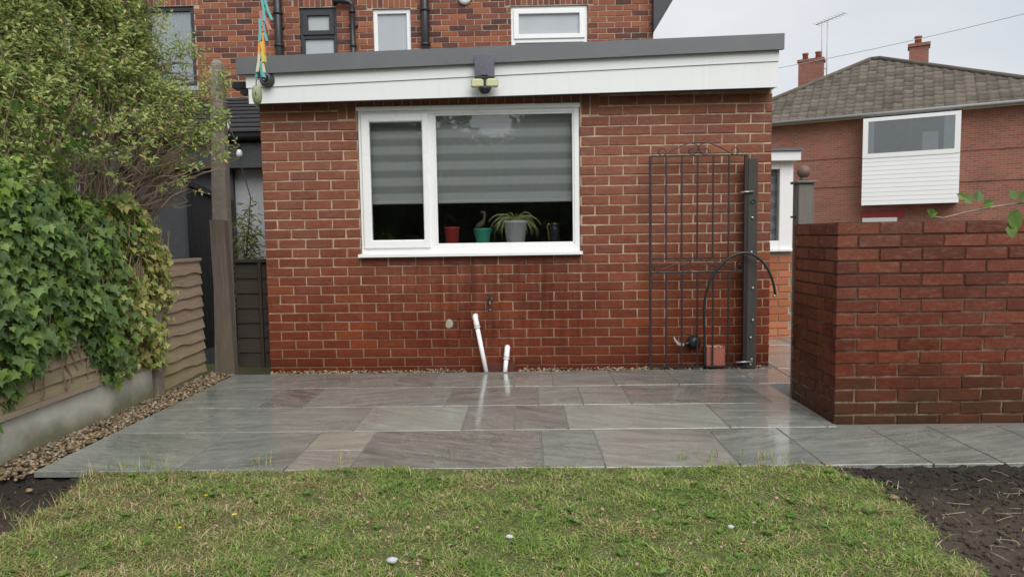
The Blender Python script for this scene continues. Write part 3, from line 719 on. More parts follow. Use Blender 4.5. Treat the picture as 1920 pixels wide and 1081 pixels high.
m = MB()
for i in range(130):
    c = Vector((rnd.gauss(-.03, .05), rnd.uniform(-.045, .045), .04+abs(rnd.gauss(.03, .028)))); a = Vector((rnd.uniform(-1, 1), rnd.uniform(-1, 1), rnd.uniform(-.3, .6))).normalized()*.013; b = a.cross(Vector((0, 0, 1))).normalized()*.007
    m.poly([c-a, c+b, c+a, c-b])
link('seedlings', m.mesh('seedlings', M['clover']), t, loc=(0, 0, 0))

# =================================================================== THINGS ON / BY THE EXTENSION
# solar security light
c = at(909, 130, Y=FY-.03); t = thing('solar_security_light', 'solar panel security light with two yellowed lamp heads on fascia', 'security light', c); 
def lp(name, mb, mat, par, smooth=False): return link(name, mb.mesh(name, mat, smooth), par, loc=(0, 0, 0))
lp('solar_panel', MB().hexa([(-.076, -.055, -.055), (.076, -.055, -.055), (.076, -.047, -.055), (-.076, -.047, -.055), (-.076, -.035, .098), (.076, -.035, .098), (.076, -.027, .098), (-.076, -.027, .098)]), M['solar'], t)
lp('mount', MB().box((-.076, -.05, -.078), (.076, -.02, -.062)).box((-.024, -.046, -.0621), (.024, -.024, -.05)).box((-.006, -.046, -.145), (.006, -.02, -.0781)).box((-.02, -.0199, -.11), (.02, .025, -.03)), M['black'], t)
for sgn in (-1, 1):
    x0, x1 = sorted((sgn*.009, sgn*.106))
    lp('lamp_head', MB().cbox((x0, -.062, -.148), (x1, -.028, -.082), .011), M['diffuser'], t)
lp('motion_sensor', MB().lathe([(.05, 0), (.05, -.012), (.04, -.028), (.03, -.04), (.012, -.046)], (0, -.04, -.148), 18), M['black'], t, True)
# dome camera
c = at(500, 150, Y=FY-.03); t = thing('dome_camera', 'round dark grey security camera on the fascia corner', 'security camera', (c.x, FY-.008, c.z))
lp('base', MB().lathe([(.056, 0), (.056, .014), (.05, .024)], k=28, axis='Y'), M['grey_body'], t, True)
lp('housing', MB().lathe([(.051, .024), (.05, .04), (.042, .058), (.03, .066), (.028, .060)], k=28, axis='Y'), M['grey_body'], t, True)
lp('lens', MB().lathe([(.021, .055), (.021, .066), (.016, .07), (.013, .066)], k=20, axis='Y'), M['lens'], t, True)
# outside tap
c = at(919, 563, Y=YW-.04); t = thing('garden_tap', 'tarnished brass garden tap on the brick wall below the window', 'tap', (c.x, YW, c.z))
lp('body', MB().tube([(0, .0, .0), (0, -.045, .0), (0, -.075, -.004), (0, -.09, -.02), (0, -.092, -.05)], [.012, .012, .014, .012, .012], 10).lathe([(.017, 0), (.017, .02)], (0, -.092, -.085), 12).lathe([(.021, 0), (.021, .012)], (0, 0, 0), 12, 'Y'), M['brass'], t, True)
lp('handle', MB().tube([(0, -.055, .01), (0, -.055, .042)], .007, 8).tube([(-.028, -.055, .045), (.028, -.055, .045)], .006, 8), M['iron'], t, True)
lp('bib_valve', MB().lathe([(.013, 0), (.016, .01), (.012, .02)], (0, -.06, -.006), 12, 'Y'), M['zinc'], t, True)
# mortar patch
p = at(842, 607, Y=YW); m = MB(); ring = []
for i in range(12):
    a = 2*math.pi*i/12; ring.append((p.x+.034*math.cos(a)*rnd.uniform(.75, 1.15), p.z+.046*math.sin(a)*rnd.uniform(.8, 1.1)))
k = len(ring); m.v = [(x, YW+.004, z) for x, z in ring]+[(p.x+(x-p.x)*.8, YW-.006, p.z+(z-p.z)*.8) for x, z in ring]+[(p.x, YW-.008, p.z)]
for i in range(k):
    j = (i+1) % k; m.face([i, j, k+j, k+i]); m.face([k+i, k+j, 2*k])
m.build('mortar_patch', plain('grey_filler', (.33, .31, .24), .9, .3, 40, .5), ext)
# waste pipes
def waste(label, top, bot, grp):
    a = at(*top, Y=YW-.05); b = at(*bot, Y=YW-.09); b.z = -.055; b.y = YW-.105; a.y = YW-.045
    t = thing('waste_pipe', label, 'pipe', b, grp); B = Vector(b); d = (a-b).normalized()
    e = a-d*.05
    lp('pipe', MB().tube([(0, 0, 0), e-B], .0185, 14), M['pipe'], t, True)
    lp('elbow', MB().tube([e-d*.03-B, e-B, e+d*.03-B, a+d*.005-B+Vector((0, .004, 0)), a-B+Vector((0, .03, .006)), a-B+Vector((0, .05, .006))], [.0235, .0235, .022, .0235, .0235, .0235], 14), M['pipe'], t, True)
    lp('collar', MB().tube([e-d*.036-B, e-d*.028-B], .0255, 14), M['pipe'], t, True)
waste('long leaning white waste pipe from wall into the drain', (891, 595), (914, 706), 'white waste pipes')
waste('short upright white waste pipe beside the long leaning one', (951, 654), (946, 706), 'white waste pipes')
# gully
d0 = at(905, 705, Y=YW-.1).x; d1 = at(966, 705, Y=YW-.1).x
t = thing('drain_gully', 'dark brown drain gully surround under the white pipes', 'drain', ((d0+d1)/2, YW-.06, -.06))
hw = (d1-d0)/2
lp('surround', MB().box((-hw, .02, -.02), (hw, .052, .115)).box((-hw, -.145, -.02), (-hw+.012, .0199, .05)).box((hw-.012, -.145, -.02), (hw, .0199, .05)).box((-hw+.0121, -.145, -.02), (hw-.0121, -.06, -.0)), M['tan'], t)
lp('grate', MB().box((-hw+.02, -.055, 0), (hw-.02, .0, .008)), M['black'], t)
# ------------------------------------------------------------------ leaning iron gate and its post
GY = YW-.075
def GP(px, py): 
    p = at(px, py, Y=GY); return p
gx0, gx1 = .993, 1.741; gzt, gzb = 1.695, .012; gr1, gr2 = .886, .775
gate = thing('iron_gate', 'black wrought iron garden gate with scrolls leaning against the brick wall', 'gate', ((gx0+gx1)/2, GY, 0)); GL = Vector(gate.location)
def gp(name, mb, smooth=False, mat='iron'): return link(name, mb.mesh(name, M[mat], smooth), gate, loc=-GL)
def lean(z): return GY-.03+.03*z/1.7
def barz(x, z0, z1, r=.006): return MB().box((x-r, lean(z0)-r, z0), (x+r, lean(z0)+r, z1))
gp('stile', barz(gx0, gzb, gzt, .0095)); gp('stile', barz(gx1, gzb, gzt, .0125))
for z in (gzt, gr1, gr2, gzb+.006):
    gp('rail', MB().box((gx0+.0095, lean(z)-.008, z-.006), (gx1-.0125, lean(z)+.008, z+.006)))
for i in range(1, 6):
    x = gx0+(gx1-gx0)*i/6+.004*(3-i)/3
    gp('bar', barz(x, gr1+.006, gzt-.006)); gp('bar', barz(x, gzb+.012, gr2-.006))
def curl(cx, cz, r, a0, turns, n=22, s=1):
    return [(cx+s*r*(1-.55*i/n)*math.cos(a0+turns*2*math.pi*i/n), 0, cz+r*(1-.55*i/n)*math.sin(a0+turns*2*math.pi*i/n)) for i in range(n+1)]
def scroll(pts, z): return MB().tube([(x, lean(zz)-.002, zz) for x, _, zz in pts], .0042, 6)
cxm = (gx0+gx1)/2+.01
for s in (-1, 1):
    # long top arm from the crest down to an outward curl, and an inner curl
    e = [(cxm+s*(.01+.0*i), 0, gzt+.085) for i in range(1)]
    arm = []
    for i in range(13):
        u = i/12; arm.append((cxm+s*(-.015+.30*u), 0, gzt+.10*math.cos(u*math.pi*.5)**1.2*(1)+.012*math.sin(u*math.pi)))
    cc = [(cxm+s*(.285+.028*math.sin(a)), 0, gzt+.032-.03*math.cos(a)*(1-.04*a)) for a in np.linspace(0, 5.0, 16)]
    gp('scroll', scroll(arm+cc[1:], 0))
    inner = [(cxm+s*(.055-.03*math.cos(a)*(1-.05*a)), 0, gzt+.032+.03*math.sin(a)*(1-.05*a)) for a in np.linspace(4.6, -1.0, 18)]
    sw = [(cxm+s*(-.02+.0*i), 0, gzt+.10-.02*i) for i in range(0)]
    gp('scroll', scroll([(cxm-s*.06, 0, gzt+.098), (cxm-s*.02, 0, gzt+.088), (cxm, 0, gzt+.06), (cxm+s*.018, 0, gzt+.02)]+[(cxm+s*(.052+.034*math.cos(a)*(1-.03*i)), 0, gzt+.036+.032*math.sin(a)*(1-.03*i)) for i, a in enumerate(np.linspace(math.pi*1.1, math.pi*2.75, 16))], 0))
    # band between the two middle rails
    zc = (gr1+gr2)/2
    band = [(cxm+s*(.02+.005*math.sin(6*u)+.32*u**1.3), 0, gr1-.014-.085*u**1.2) for u in np.linspace(0, 1, 12)]
    gp('scroll', scroll([(cxm+s*.015, 0, gr1-.008)]+[(cxm+s*(.03+.03*math.sin(2*math.pi*u)+.045*u), 0, gr1-.012-.088*u) for u in np.linspace(0, 1, 12)]+[(cxm+s*(.105+.030*math.cos(a)), 0, gr2+.034+.028*math.sin(a)) for a in np.linspace(-1.9, 2.2, 12)], 0))
    gp('scroll', scroll([(cxm+s*(.08+.22*u), 0, gr1-.010-.075*u) for u in np.linspace(0, 1, 8)]+[(cxm+s*(.325+.026*math.cos(a)), 0, gr2+.036+.026*math.sin(a)) for a in np.linspace(3.6, 8.2, 12)], 0))
gp('hinge_pin', MB().tube([(gx1-.05, GY-.055, 1.40), (gx1+.055, GY-.055, 1.405)], .007, 8), True, 'zinc')
gp('hinge_pin', MB().tube([(gx1-.075, GY-.055, .055), (gx1+.06, GY-.055, .058)], .007, 8), True, 'zinc')
px0, px1 = gx1+.013, gx1+.092
gpost = thing('loose_gate_post', 'dark wet timber gate post with bolts leaning beside the iron gate', 'gate post', ((px0+px1)/2, GY, 0)); PL = Vector(gpost.location)
link('post', MB().cbox((px0, GY-.045, .0), (px1, GY+.04, 1.665), .006).mesh('post', M['wetpost']), gpost, loc=-PL)
for z in (1.20, .93, .645, .39, .25, .075, .035):
    link('bolt', MB().lathe([(.011, 0), (.011, .006), (.006, .009)], ((px0+px1)/2+rnd.uniform(-.01, .012), GY-.045, z), 10, 'Y').mesh('bolt', M['zinc'], True), gpost, loc=-PL)
link('latch_hole', MB().lathe([(.02, 0), (.02, .005), (.012, .005), (.012, -.0)], ((px0+px1)/2, GY-.0445, 1.33), 14, 'Y').mesh('latch_hole', M['black'], True), gpost, loc=-PL)
# black hose arch
pts = [(1325, 655), (1321, 620), (1320, 585), (1323, 555), (1332, 525), (1345, 505), (1362, 487), (1382, 476), (1402, 474), (1420, 482), (1435, 497), (1446, 518), (1452, 540), (1453, 553)]
W3 = []
for i, (a, b) in enumerate(pts): W3.append(at(a, b, Y=GY-.075-.03*math.sin(math.pi*i/13)))
W3[0].z = -.0; W3[0].y = GY-.03
sm = []
for i in range(len(W3)-1):
    p0, p1, p2, p3 = W3[max(i-1, 0)], W3[i], W3[i+1], W3[min(i+2, len(W3)-1)]
    for k in range(4):
        u = k/4; sm.append(.5*((2*p1)+(p2-p0)*u+(2*p0-5*p1+4*p2-p3)*u*u+(3*p1-p0-3*p2+p3)*u**3))
sm.append(W3[-1])
t = thing('water_pipe', 'black plastic water pipe arching up over the gate post', 'pipe', (W3[0].x, W3[0].y, 0)); B = Vector(t.location)
link('hose', MB().tube([q-B for q in sm], .0105, 10).mesh('hose', M['black'], True), t, loc=(0, 0, 0))
link('end_fitting', MB().tube([sm[-1]-B, sm[-1]-B+Vector((-.012, 0, -.012))], .012, 10).mesh('end_fitting', M['zinc'], True), t, loc=(0, 0, 0))
# terracotta block
a, b = at(1323, 682, Y=YW-.06), at(1358, 648, Y=YW-.06)
t = thing('terracotta_block', 'hollow terracotta block standing on gravel behind the iron gate', 'block', ((a.x+b.x)/2, YW-.05, -.0)); hw = (b.x-a.x)/2
lp('shell', MB().cbox((-hw, -.04, .0), (-hw+.012, .045, b.z), .003).cbox((hw-.012, -.04, .0), (hw, .045, b.z), .003).box((-hw+.011, -.038, .004), (hw-.011, .0, b.z-.012)).box((-hw+.011, .0001, .001), (hw-.011, .044, .02)), M['terracotta'], t)
m = MB()
for i in range(40):
    m.lathe([(.001, -.006), (.009, -.003), (.009, .003), (.001, .006)], (rnd.uniform(-hw+.015, hw-.015), rnd.uniform(-.03, .035), b.z-.006), 6)
o = lp('rubble', m, plain('pink_rubble', (.5, .25, .2), .9, .3, 60), t); o['kind'] = 'stuff'
# black wall outlet with strap
c = at(1302, 641, Y=YW-.04); t = thing('outlet_cover', 'round black outlet cover with a pale strap low on the wall', 'outlet', (c.x, YW, c.z))
lp('cover', MB().lathe([(.052, 0), (.056, .02), (.05, .05), (.035, .07), (.012, .078)], k=20, axis='Y'), M['black'], t, True)
lp('spout', MB().tube([(-.03, -.04, 0), (-.07, -.05, -.012), (-.085, -.05, -.014)], [.018, .014, .012], 10), M['black'], t, True)
pp = [(-.08, -.05, -.014), (-.11, -.055, -.018), (-.14, -.06, -.005), (-.16, -.06, .02), (-.172, -.06, .045)]
m = MB()
for i, q in enumerate(pp): m.v += [(q[0], q[1]-.002, q[2]-.009), (q[0]+.004, q[1]-.002, q[2]+.011), (q[0]+.004, q[1]+.002, q[2]+.011), (q[0], q[1]+.002, q[2]-.009)]
for i in range(4):
    for j in range(4): m.face([4*i+j, 4*i+(j+1) % 4, 4*i+4+(j+1) % 4, 4*i+4+j])
m.face([16, 17, 18, 19]); lp('strap', m, M['strap'], t)

# =================================================================== GARDEN WALL (right)
GWX, GWY, GWT = 1.741, 3.873, 1.136
gw = thing('garden_wall', 'low weathered dark red brick garden wall beside the patio path', 'wall', (GWX, GWY, 0)); WL = Vector(gw.location)
GE, GBk = 4.7, 4.50
m = MB(); m.box((GWX+.005, GWY+.005, -.15), (GE, GWY+.207, GWT-.008)); m.box((GWX+.005, GWY+.2071, -.15), (GWX+.207, GBk-.008, GWT-.008))
link('mortar_core', m.mesh('mortar_core', M['wmortar']), gw, loc=-WL)
sp = []
cp = .0725; jh = .011
for k in range(16):
    z0 = .048+(k-1)*cp; zc = z0+jh/2+(cp-jh)/2
    for x, l in course(GWX, GE, (.0 if k % 2 else .118), .225, .011, []): sp.append((x, GWY, zc, l, cp-jh, 0))
    for y, l in course(GWY+.05, GBk, (.118 if k % 2 else .02), .225, .011, []): sp.append((GWX, y, zc, l, cp-jh, -math.pi/2))
    for x, l in course(GWX, GWX+.215, (.0 if k % 2 else .118), .225, .011, []): sp.append((x, GBk, zc, l, cp-jh, math.pi))
for s in sp[:0]: pass
lay_bricks(gw, sp, M['wbrick'], 300)
m = MB(); # bedding on top, irregular
m.box((GWX+.01, GWY+.01, GWT-.0079), (GE-.01, GWY+.2, GWT-.001)); m.box((GWX+.0101, GWY+.2001, GWT-.0078), (GWX+.2, GBk-.01, GWT-.0012))
link('top_bedding', m.mesh('top_bedding', M['wmortar']), gw, loc=-WL)
# gatepost with ball
a, b = at(1491, 350, Y=4.57), at(1519, 350, Y=4.57); cxp = (a.x+b.x)/2; hw = (b.x-a.x)/2
t = thing('timber_gatepost', 'grey timber gatepost with a ball finial behind the garden wall', 'gatepost', (cxp, 4.50+hw+.008, 0))
zt = at(1505, 345, Y=4.57).z
lp('post', MB().cbox((-hw, -hw, -.1), (hw, hw, zt), .004), M['gatepost'], t)
lp('cap', MB().cbox((-hw-.016, -hw-.016, zt+.0005), (hw+.016, hw+.016, zt+.018), .005), M['gatepost'], t)
lp('ball_finial', MB().lathe([(.018, 0), (.03, .006), (.02, .014), (.022, .02)]+[(.041*math.cos(a), .058+.041*math.sin(a)) for a in np.linspace(-1.1, 1.5, 12)], (0, 0, zt+.018), 20), plain('brown_ball', (.15, .09, .07), .6, .2, 20), t, True)
lp('latch', MB().box((-hw-.03, -.01, zt-.22), (-hw+.001, .01, zt-.208)), M['iron'], t)

# =================================================================== LEFT BOUNDARY
FXP = -2.635
gb = MB().cbox((FXP-.045, .4, -.1), (FXP+.02, 4.70, .212), .008).build('concrete_gravel_board', M['gboard']); tag(gb, 'long mossy concrete gravel board under the ivy', 'gravel board')
def cpost(y, h, label):
    o = MB().cbox((FXP-.06, y-.05, -.1), (FXP+.045, y+.05, h), .012).build('concrete_post', M['concrete']); tag(o, label, 'post')
cpost(4.762, 1.0, 'short concrete fence post between the ivy and the bare lap panel')
def waney(y0, y1, z0, z1, nb, label, rails=True):
    t = thing('fence_panel', label, 'fence panel', (FXP, y0, z0)); B = Vector(t.location)
    hb = (z1-z0)/nb; n = 12
    for i in range(nb):
        zb = z0+hb*i; m = MB(); ph = rnd.uniform(0, 6); am = rnd.uniform(.003, .008); fq = rnd.uniform(4, 8)
        tops = zb+hb*1.25
        for k in range(n+1):
            y = y0+(y1-y0)*k/n; wv = am*math.sin(fq*y*1.6+ph)+am*.6*math.sin(fq*3.3*y+ph*2)+rnd.uniform(-.002, .002)
            for (x, z) in ((FXP+.030, zb+wv), (FXP+.006, tops), (FXP-.008, tops), (FXP+.012, zb+wv-.001)): m.v.append((x+rnd.uniform(-.0015, .0015), y, z))
        for k in range(n):
            for j in range(4): m.face([4*k+j, 4*k+4+j, 4*k+4+(j+1) % 4, 4*k+(j+1) % 4])
        m.face([0, 1, 2, 3]); m.face([4*n+3, 4*n+2, 4*n+1, 4*n])
        link('board', m.mesh('board', M['waney']), t, loc=-B)
    link('top_rail', MB().cbox((FXP-.03, y0, z1+.004), (FXP+.032, y1, z1+.03), .004).mesh('top_rail', M['waney']), t, loc=-B)
    for y in (y0+.012, y1-.03): link('batten', MB().cbox((FXP-.035, y-.012, z0), (FXP-.012, y+.025, z1+.0035), .004).mesh('batten', M['waney']), t, loc=-B)
    return t
waney(4.82, 5.49, .03, .92, 10, 'bare weathered waney lap fence panel next to the timber post')
waney(2.95, 4.70, .222, .95, 8, 'waney lap fence panel mostly hidden behind ivy above concrete board')
waney(1.05, 2.85, .222, .95, 8, 'waney lap fence panel at the near end of the ivy hedge')
pk = MB().hexa([(FXP+.021, 3.05, .213), (FXP+.05, 3.05, .213), (FXP+.05, 4.05, .227), (FXP+.021, 4.05, .227), (FXP+.021, 3.05, .242), (FXP+.045, 3.05, .242), (FXP+.045, 4.05, .252), (FXP+.021, 4.05, .252)]).build('loose_plank', M['plank']); tag(pk, 'pale narrow plank lying along the top of the concrete board', 'plank')
# tall concrete post + timber post
ptop = at(405, 112, Y=5.62); pm = at(414, 405, Y=5.62)
m = MB(); zt = ptop.z
def oct_ring(cx, cy, h, c): return [(cx-h+c, cy-h), (cx+h-c, cy-h), (cx+h, cy-h+c), (cx+h, cy+h-c), (cx+h-c, cy+h), (cx-h+c, cy+h), (cx-h, cy+h-c), (cx-h, cy-h+c)]
zs = np.linspace(-.1, zt-.06, 14)
for z in zs:
    u = (z+.1)/(zt+.1); cx = pm.x+(ptop.x-pm.x)*(z-pm.z)/(zt-pm.z); h = .073-.024*u
    m.v += [(x+rnd.uniform(-.003, .003), y, z) for x, y in oct_ring(cx, 5.64, h, .016)]
for hh, z in ((.042, zt-.03), (.026, zt-.004), (.01, zt+.004)): m.v += [(x, y, z) for x, y in oct_ring(ptop.x, 5.64, hh, .01)]
nr = len(m.v)//8
for i in range(nr-1):
    for j in range(8): m.face([8*i+j, 8*i+(j+1) % 8, 8*i+8+(j+1) % 8, 8*i+8+j])
m.face([8*(nr-1)+j for j in range(8)])
o = m.build('tall_concrete_post', M['concrete']); tag(o, 'tall rough concrete post with pointed top rising above the fence', 'post')
tp = at(409, 412, Y=5.50)
o = MB().hexa([(tp.x-.045, 5.49, -.1), (tp.x+.082, 5.49, -.1), (tp.x+.082, 5.565, -.1), (tp.x-.045, 5.565, -.1), (tp.x-.068, 5.49, tp.z), (tp.x+.052, 5.49, tp.z), (tp.x+.052, 5.565, tp.z-.01), (tp.x-.068, 5.565, tp.z-.01)]).build('timber_fence_post', M['postwood']); tag(o, 'thick old timber post standing against the tall concrete post', 'post')
# dark infill fence between the post and the extension
t = thing('dark_infill_fence', 'low wet board fence with shade in its dark colour between post and extension', 'fence', (-2.27, 5.80, 0)); B = Vector(t.location)
for i in range(7):
    z0 = .0+i*.127; link('board', MB().hexa([(-2.47, 5.795, z0), (XL-.004, 5.795, z0), (XL-.004, 5.815, z0), (-2.47, 5.815, z0), (-2.47, 5.808, z0+.14), (XL-.004, 5.808, z0+.14), (XL-.004, 5.82, z0+.14), (-2.47, 5.82, z0+.14)]).mesh('board', M['darkfence']), t, loc=-B)
link('rail', MB().cbox((-2.475, 5.775, .895), (XL-.003, 5.835, .925), .004).mesh('rail', M['darkfence']), t, loc=-B)
link('batten', MB().cbox((-2.268, 5.772, .0), (-2.24, 5.794, .894), .003).mesh('batten', M['darkfence']), t, loc=-B)

# ------------------------------------------------------------------ ivy
def leaf_shape(kind):
    if kind == 'ivy':
        pts = [(0, 0), (.26, -.13), (.5, .0), (.36, .22), (.62, .42), (.30, .52), (.16, .74), (0, 1.05), (-.16, .74), (-.30, .52), (-.62, .42), (-.36, .22), (-.5, .0), (-.26, -.13)]
        v = [(0, .34, .0)]+[(x, y, .10*abs(x)*1.4-.12*(y-.3)**2) for x, y in pts]; n = len(pts)
        return np.array(v, float), np.array([(0, 1+i, 1+(i+1) % n) for i in range(n)])
    if kind == 'oval':
        v = [(0, 0, 0), (.2, .28, .05), (.17, .62, .04), (0, 1, -.08), (-.17, .62, .04), (-.2, .28, .05), (0, .45, -.02)]
        return np.array(v, float), np.array([(6, 0, 1), (6, 1, 2), (6, 2, 3), (6, 3, 4), (6, 4, 5), (6, 5, 0)])
    if kind == 'slim':
        v = [(0, 0, 0), (.09, .4, .02), (0, 1, -.12), (-.09, .4, .02)]
        return np.array(v, float), np.array([(0, 1, 2), (0, 2, 3)])
    if kind == 'pair':
        v = [(0, 0, 0), (.21, .42, .06), (0, 1, -.06), (-.21, .42, .06)]
        return np.array(v, float), np.array([(0, 1, 2), (0, 2, 3)])
def frames(tip, nor, size, pos):
    """(n,3,4) transforms: leaf y axis along tip, z axis near nor"""
    tip = tip/np.linalg.norm(tip, axis=1)[:, None]; x = np.cross(tip, nor); x /= np.linalg.norm(x, axis=1)[:, None]+1e-9; z = np.cross(x, tip)
    return np.concatenate([np.stack([x*size[:, None], tip*size[:, None], z*size[:, None]], 2), pos[:, :, None]], 2)
ivy = thing('ivy_hedge', 'dense ivy with variegated yellow edge spilling over the garden fence', 'ivy', (FXP, 3.9, .2)); IL = Vector(ivy.location)
def ivy_top(y): return np.interp(y, [1, 3.5, 3.75, 3.95, 4.6, 4.9], [1.5, 1.5, 1.5, 1.34, 1.32, 1.22])+.05*np.sin(y*9)
def ivy_bot(y): return np.interp(y, [1, 3.0, 3.35, 3.5, 3.62, 4.0, 4.12, 4.3, 5.2], [.1, .20, .26, .44, .52, .48, .27, .24, .26])
def ivy_bulge(y, u): return .05+.10*np.sin(np.clip(u, 0, 1)*math.pi)**.7*(.75+.25*np.sin(y*3.3+u*5))*np.clip((5.0-y)/.25, .25, 1)+.03*np.sin(y*11+u*9)
nI = 15000
y = nrg.uniform(1.3, 4.86, nI); u = nrg.uniform(-.02, 1.14, nI)
ue = np.minimum(u, 1)
zb, ztp = ivy_bot(y), ivy_top(y)
z = zb+(ztp-zb)*ue+nrg.normal(0, .015, nI)
x = FXP+ivy_bulge(y, ue)+nrg.normal(0, .02, nI)-np.abs(nrg.normal(0, .02, nI))
ov = u > 1; x[ov] = FXP+.10-(u[ov]-1)*2.2; z[ov] = ztp[ov]-.01+.05*nrg.uniform(-1, 1, ov.sum())
inner = np.arange(nI) >= nI-3500; u[inner] = nrg.uniform(.5, 1, 3500); ue = np.minimum(u, 1); z[inner] = (zb+(ztp-zb)*ue)[inner]; x[inner] = FXP-nrg.uniform(.02, .24, 3500); ov = ov & ~inner
x = x-.05*np.clip(hsh(y*2.2, z*2.5), 0, 1)
hole = (hsh(y*4.1+.7, z*4.6) > .62) & (u < .9) & (nrg.uniform(0, 1, nI) < .8); x[hole] -= .14
tip = np.stack([nrg.normal(.30, .25, nI), nrg.normal(0, .45, nI), nrg.normal(-.75, .25, nI)], -1); tip[ov, 2] += .55
nor = np.stack([nrg.normal(1, .25, nI), nrg.normal(-.15, .4, nI), nrg.normal(.45, .3, nI)], -1); nor[ov] += np.array([-.4, 0, .9])
size = (.022+.05*nrg.beta(2, 2.2, nI))*(1-.35*np.clip((y-4.3)/.6, 0, 1))
T = frames(tip, nor, size, np.stack([x, y, z], -1))
varp = np.clip((y-4.1)/.42, 0, 1)*np.clip(1.1-.35*np.abs(z-.65), 0, 1); kindv = nrg.uniform(0, 1, nI)
mi_leaf = np.where(kindv < varp*.8, 2, np.where((kindv > .9) | (ue > .88) & (kindv > .45), 1, 0))
v0, f0 = leaf_shape('ivy')
d2 = x**2+y**2+(z-CH)**2
sx = (x/y)
seen = (y > 2.9) & (x/y > -.78)
order = np.argsort(-(size**2/d2)*seen*(x-FXP > .12))
top300 = order[:300]; rest = np.setdiff1d(np.arange(nI), top300)
lm = [fast_mesh('leaf', v0, f0, M[k]) for k in ('ivy', 'ivylight', 'ivyvar')]
for i in top300:
    o = bpy.data.objects.new('leaf', lm[mi_leaf[i]]); COL.objects.link(o); o.parent = ivy
    A = np.eye(4); A[:3] = T[i]; A[:3, 3] -= np.array(IL); o.matrix_local = Matrix(A.tolist())
V, F = instances(v0, f0, T[rest]); o = link('foliage', fast_mesh('foliage', V, F, [M['ivy'], M['ivylight'], M['ivyvar']], np.repeat(mi_leaf[rest], len(f0))), ivy, loc=-IL); o['kind'] = 'stuff'
m = MB()
for i in range(60):
    yy = rnd.uniform(2.9, 4.9); zz = rnd.uniform(.2, .4); p = []
    for k in range(8): p.append((FXP+.025+.07*k/8+rnd.uniform(-.01, .01), yy, zz)); yy += rnd.uniform(-.06, .06); zz += rnd.uniform(.06, .16)
    m.tube(p, .004, 4, cap=False)
o = link('stems', m.mesh('stems', M['twig']), ivy, loc=-IL); o['kind'] = 'stuff'

# ------------------------------------------------------------------ the big shrub behind the fence
shrub = thing('privet_shrub', 'tall overgrown green shrub with bare brown twigs behind the ivy', 'shrub', (-3.2, 4.2, 0)); SL = Vector(shrub.location)
blobs = [  # photo px, py, distance Y, radius m, leaves weight
 (20, 40, 3.9, .30, 1), (110, 10, 4.3, .30, 1), (60, 110, 3.9, .28, 1), (20, 170, 3.7, .26, 1), (90, 200, 3.9, .22, .8), (130, 120, 4.2, .26, 1), (170, 30, 4.5, .30, 1), (205, 90, 4.5, .28, 1),
 (240, 30, 4.7, .24, 1), (255, 100, 4.7, .22, 1), (180, 170, 4.3, .25, 1), (240, 170, 4.5, .24, 1), (285, 190, 4.7, .2, 1), (300, 150, 4.9, .17, .8), (330, 105, 5.0, .08, .6), (352, 95, 5.0, .06, .6), (366, 120, 5.0, .06, .7),
 (345, 210, 4.9, .17, .9), (395, 190, 5.05, .10, .8), (412, 160, 5.1, .07, .8), (395, 235, 5.05, .10, .8), (330, 255, 4.8, .16, .8), (375, 275, 5.0, .13, .8), (300, 240, 4.6, .16, .5), (260, 240, 4.4, .18, .5),
 (30, 260, 3.6, .2, .8), (25, 330, 3.5, .16, .6), (110, 270, 3.9, .16, .25), (180, 240, 4.1, .18, .4), (150, 310, 3.9, .13, .2), (200, 310, 4.1, .14, .22), (250, 300, 4.3, .14, .25), (310, 330, 4.7, .13, .7), (330, 300, 4.8, .1, .6), (350, 350, 4.85, .06, .5),
 (-60, 60, 3.8, .35, 1), (-60, 220, 3.6, .3, 1), (-150, 120, 3.5, .35, 1), (30, -80, 4.0, .35, 1), (140, -70, 4.4, .35, 1), (220, -50, 4.7, .25, 1), (435, 275, 5.15, .05, .5), (420, 285, 5.1, .06, .5)]
TW = []; LP = []; LT = []; LN = []; LS = []
br = MB()
bases = [Vector((-3.0+rnd.uniform(-.15, .1), yy, .6)) for yy in (3.3, 3.6, 3.9, 4.2, 4.45, 4.65, 4.8)]
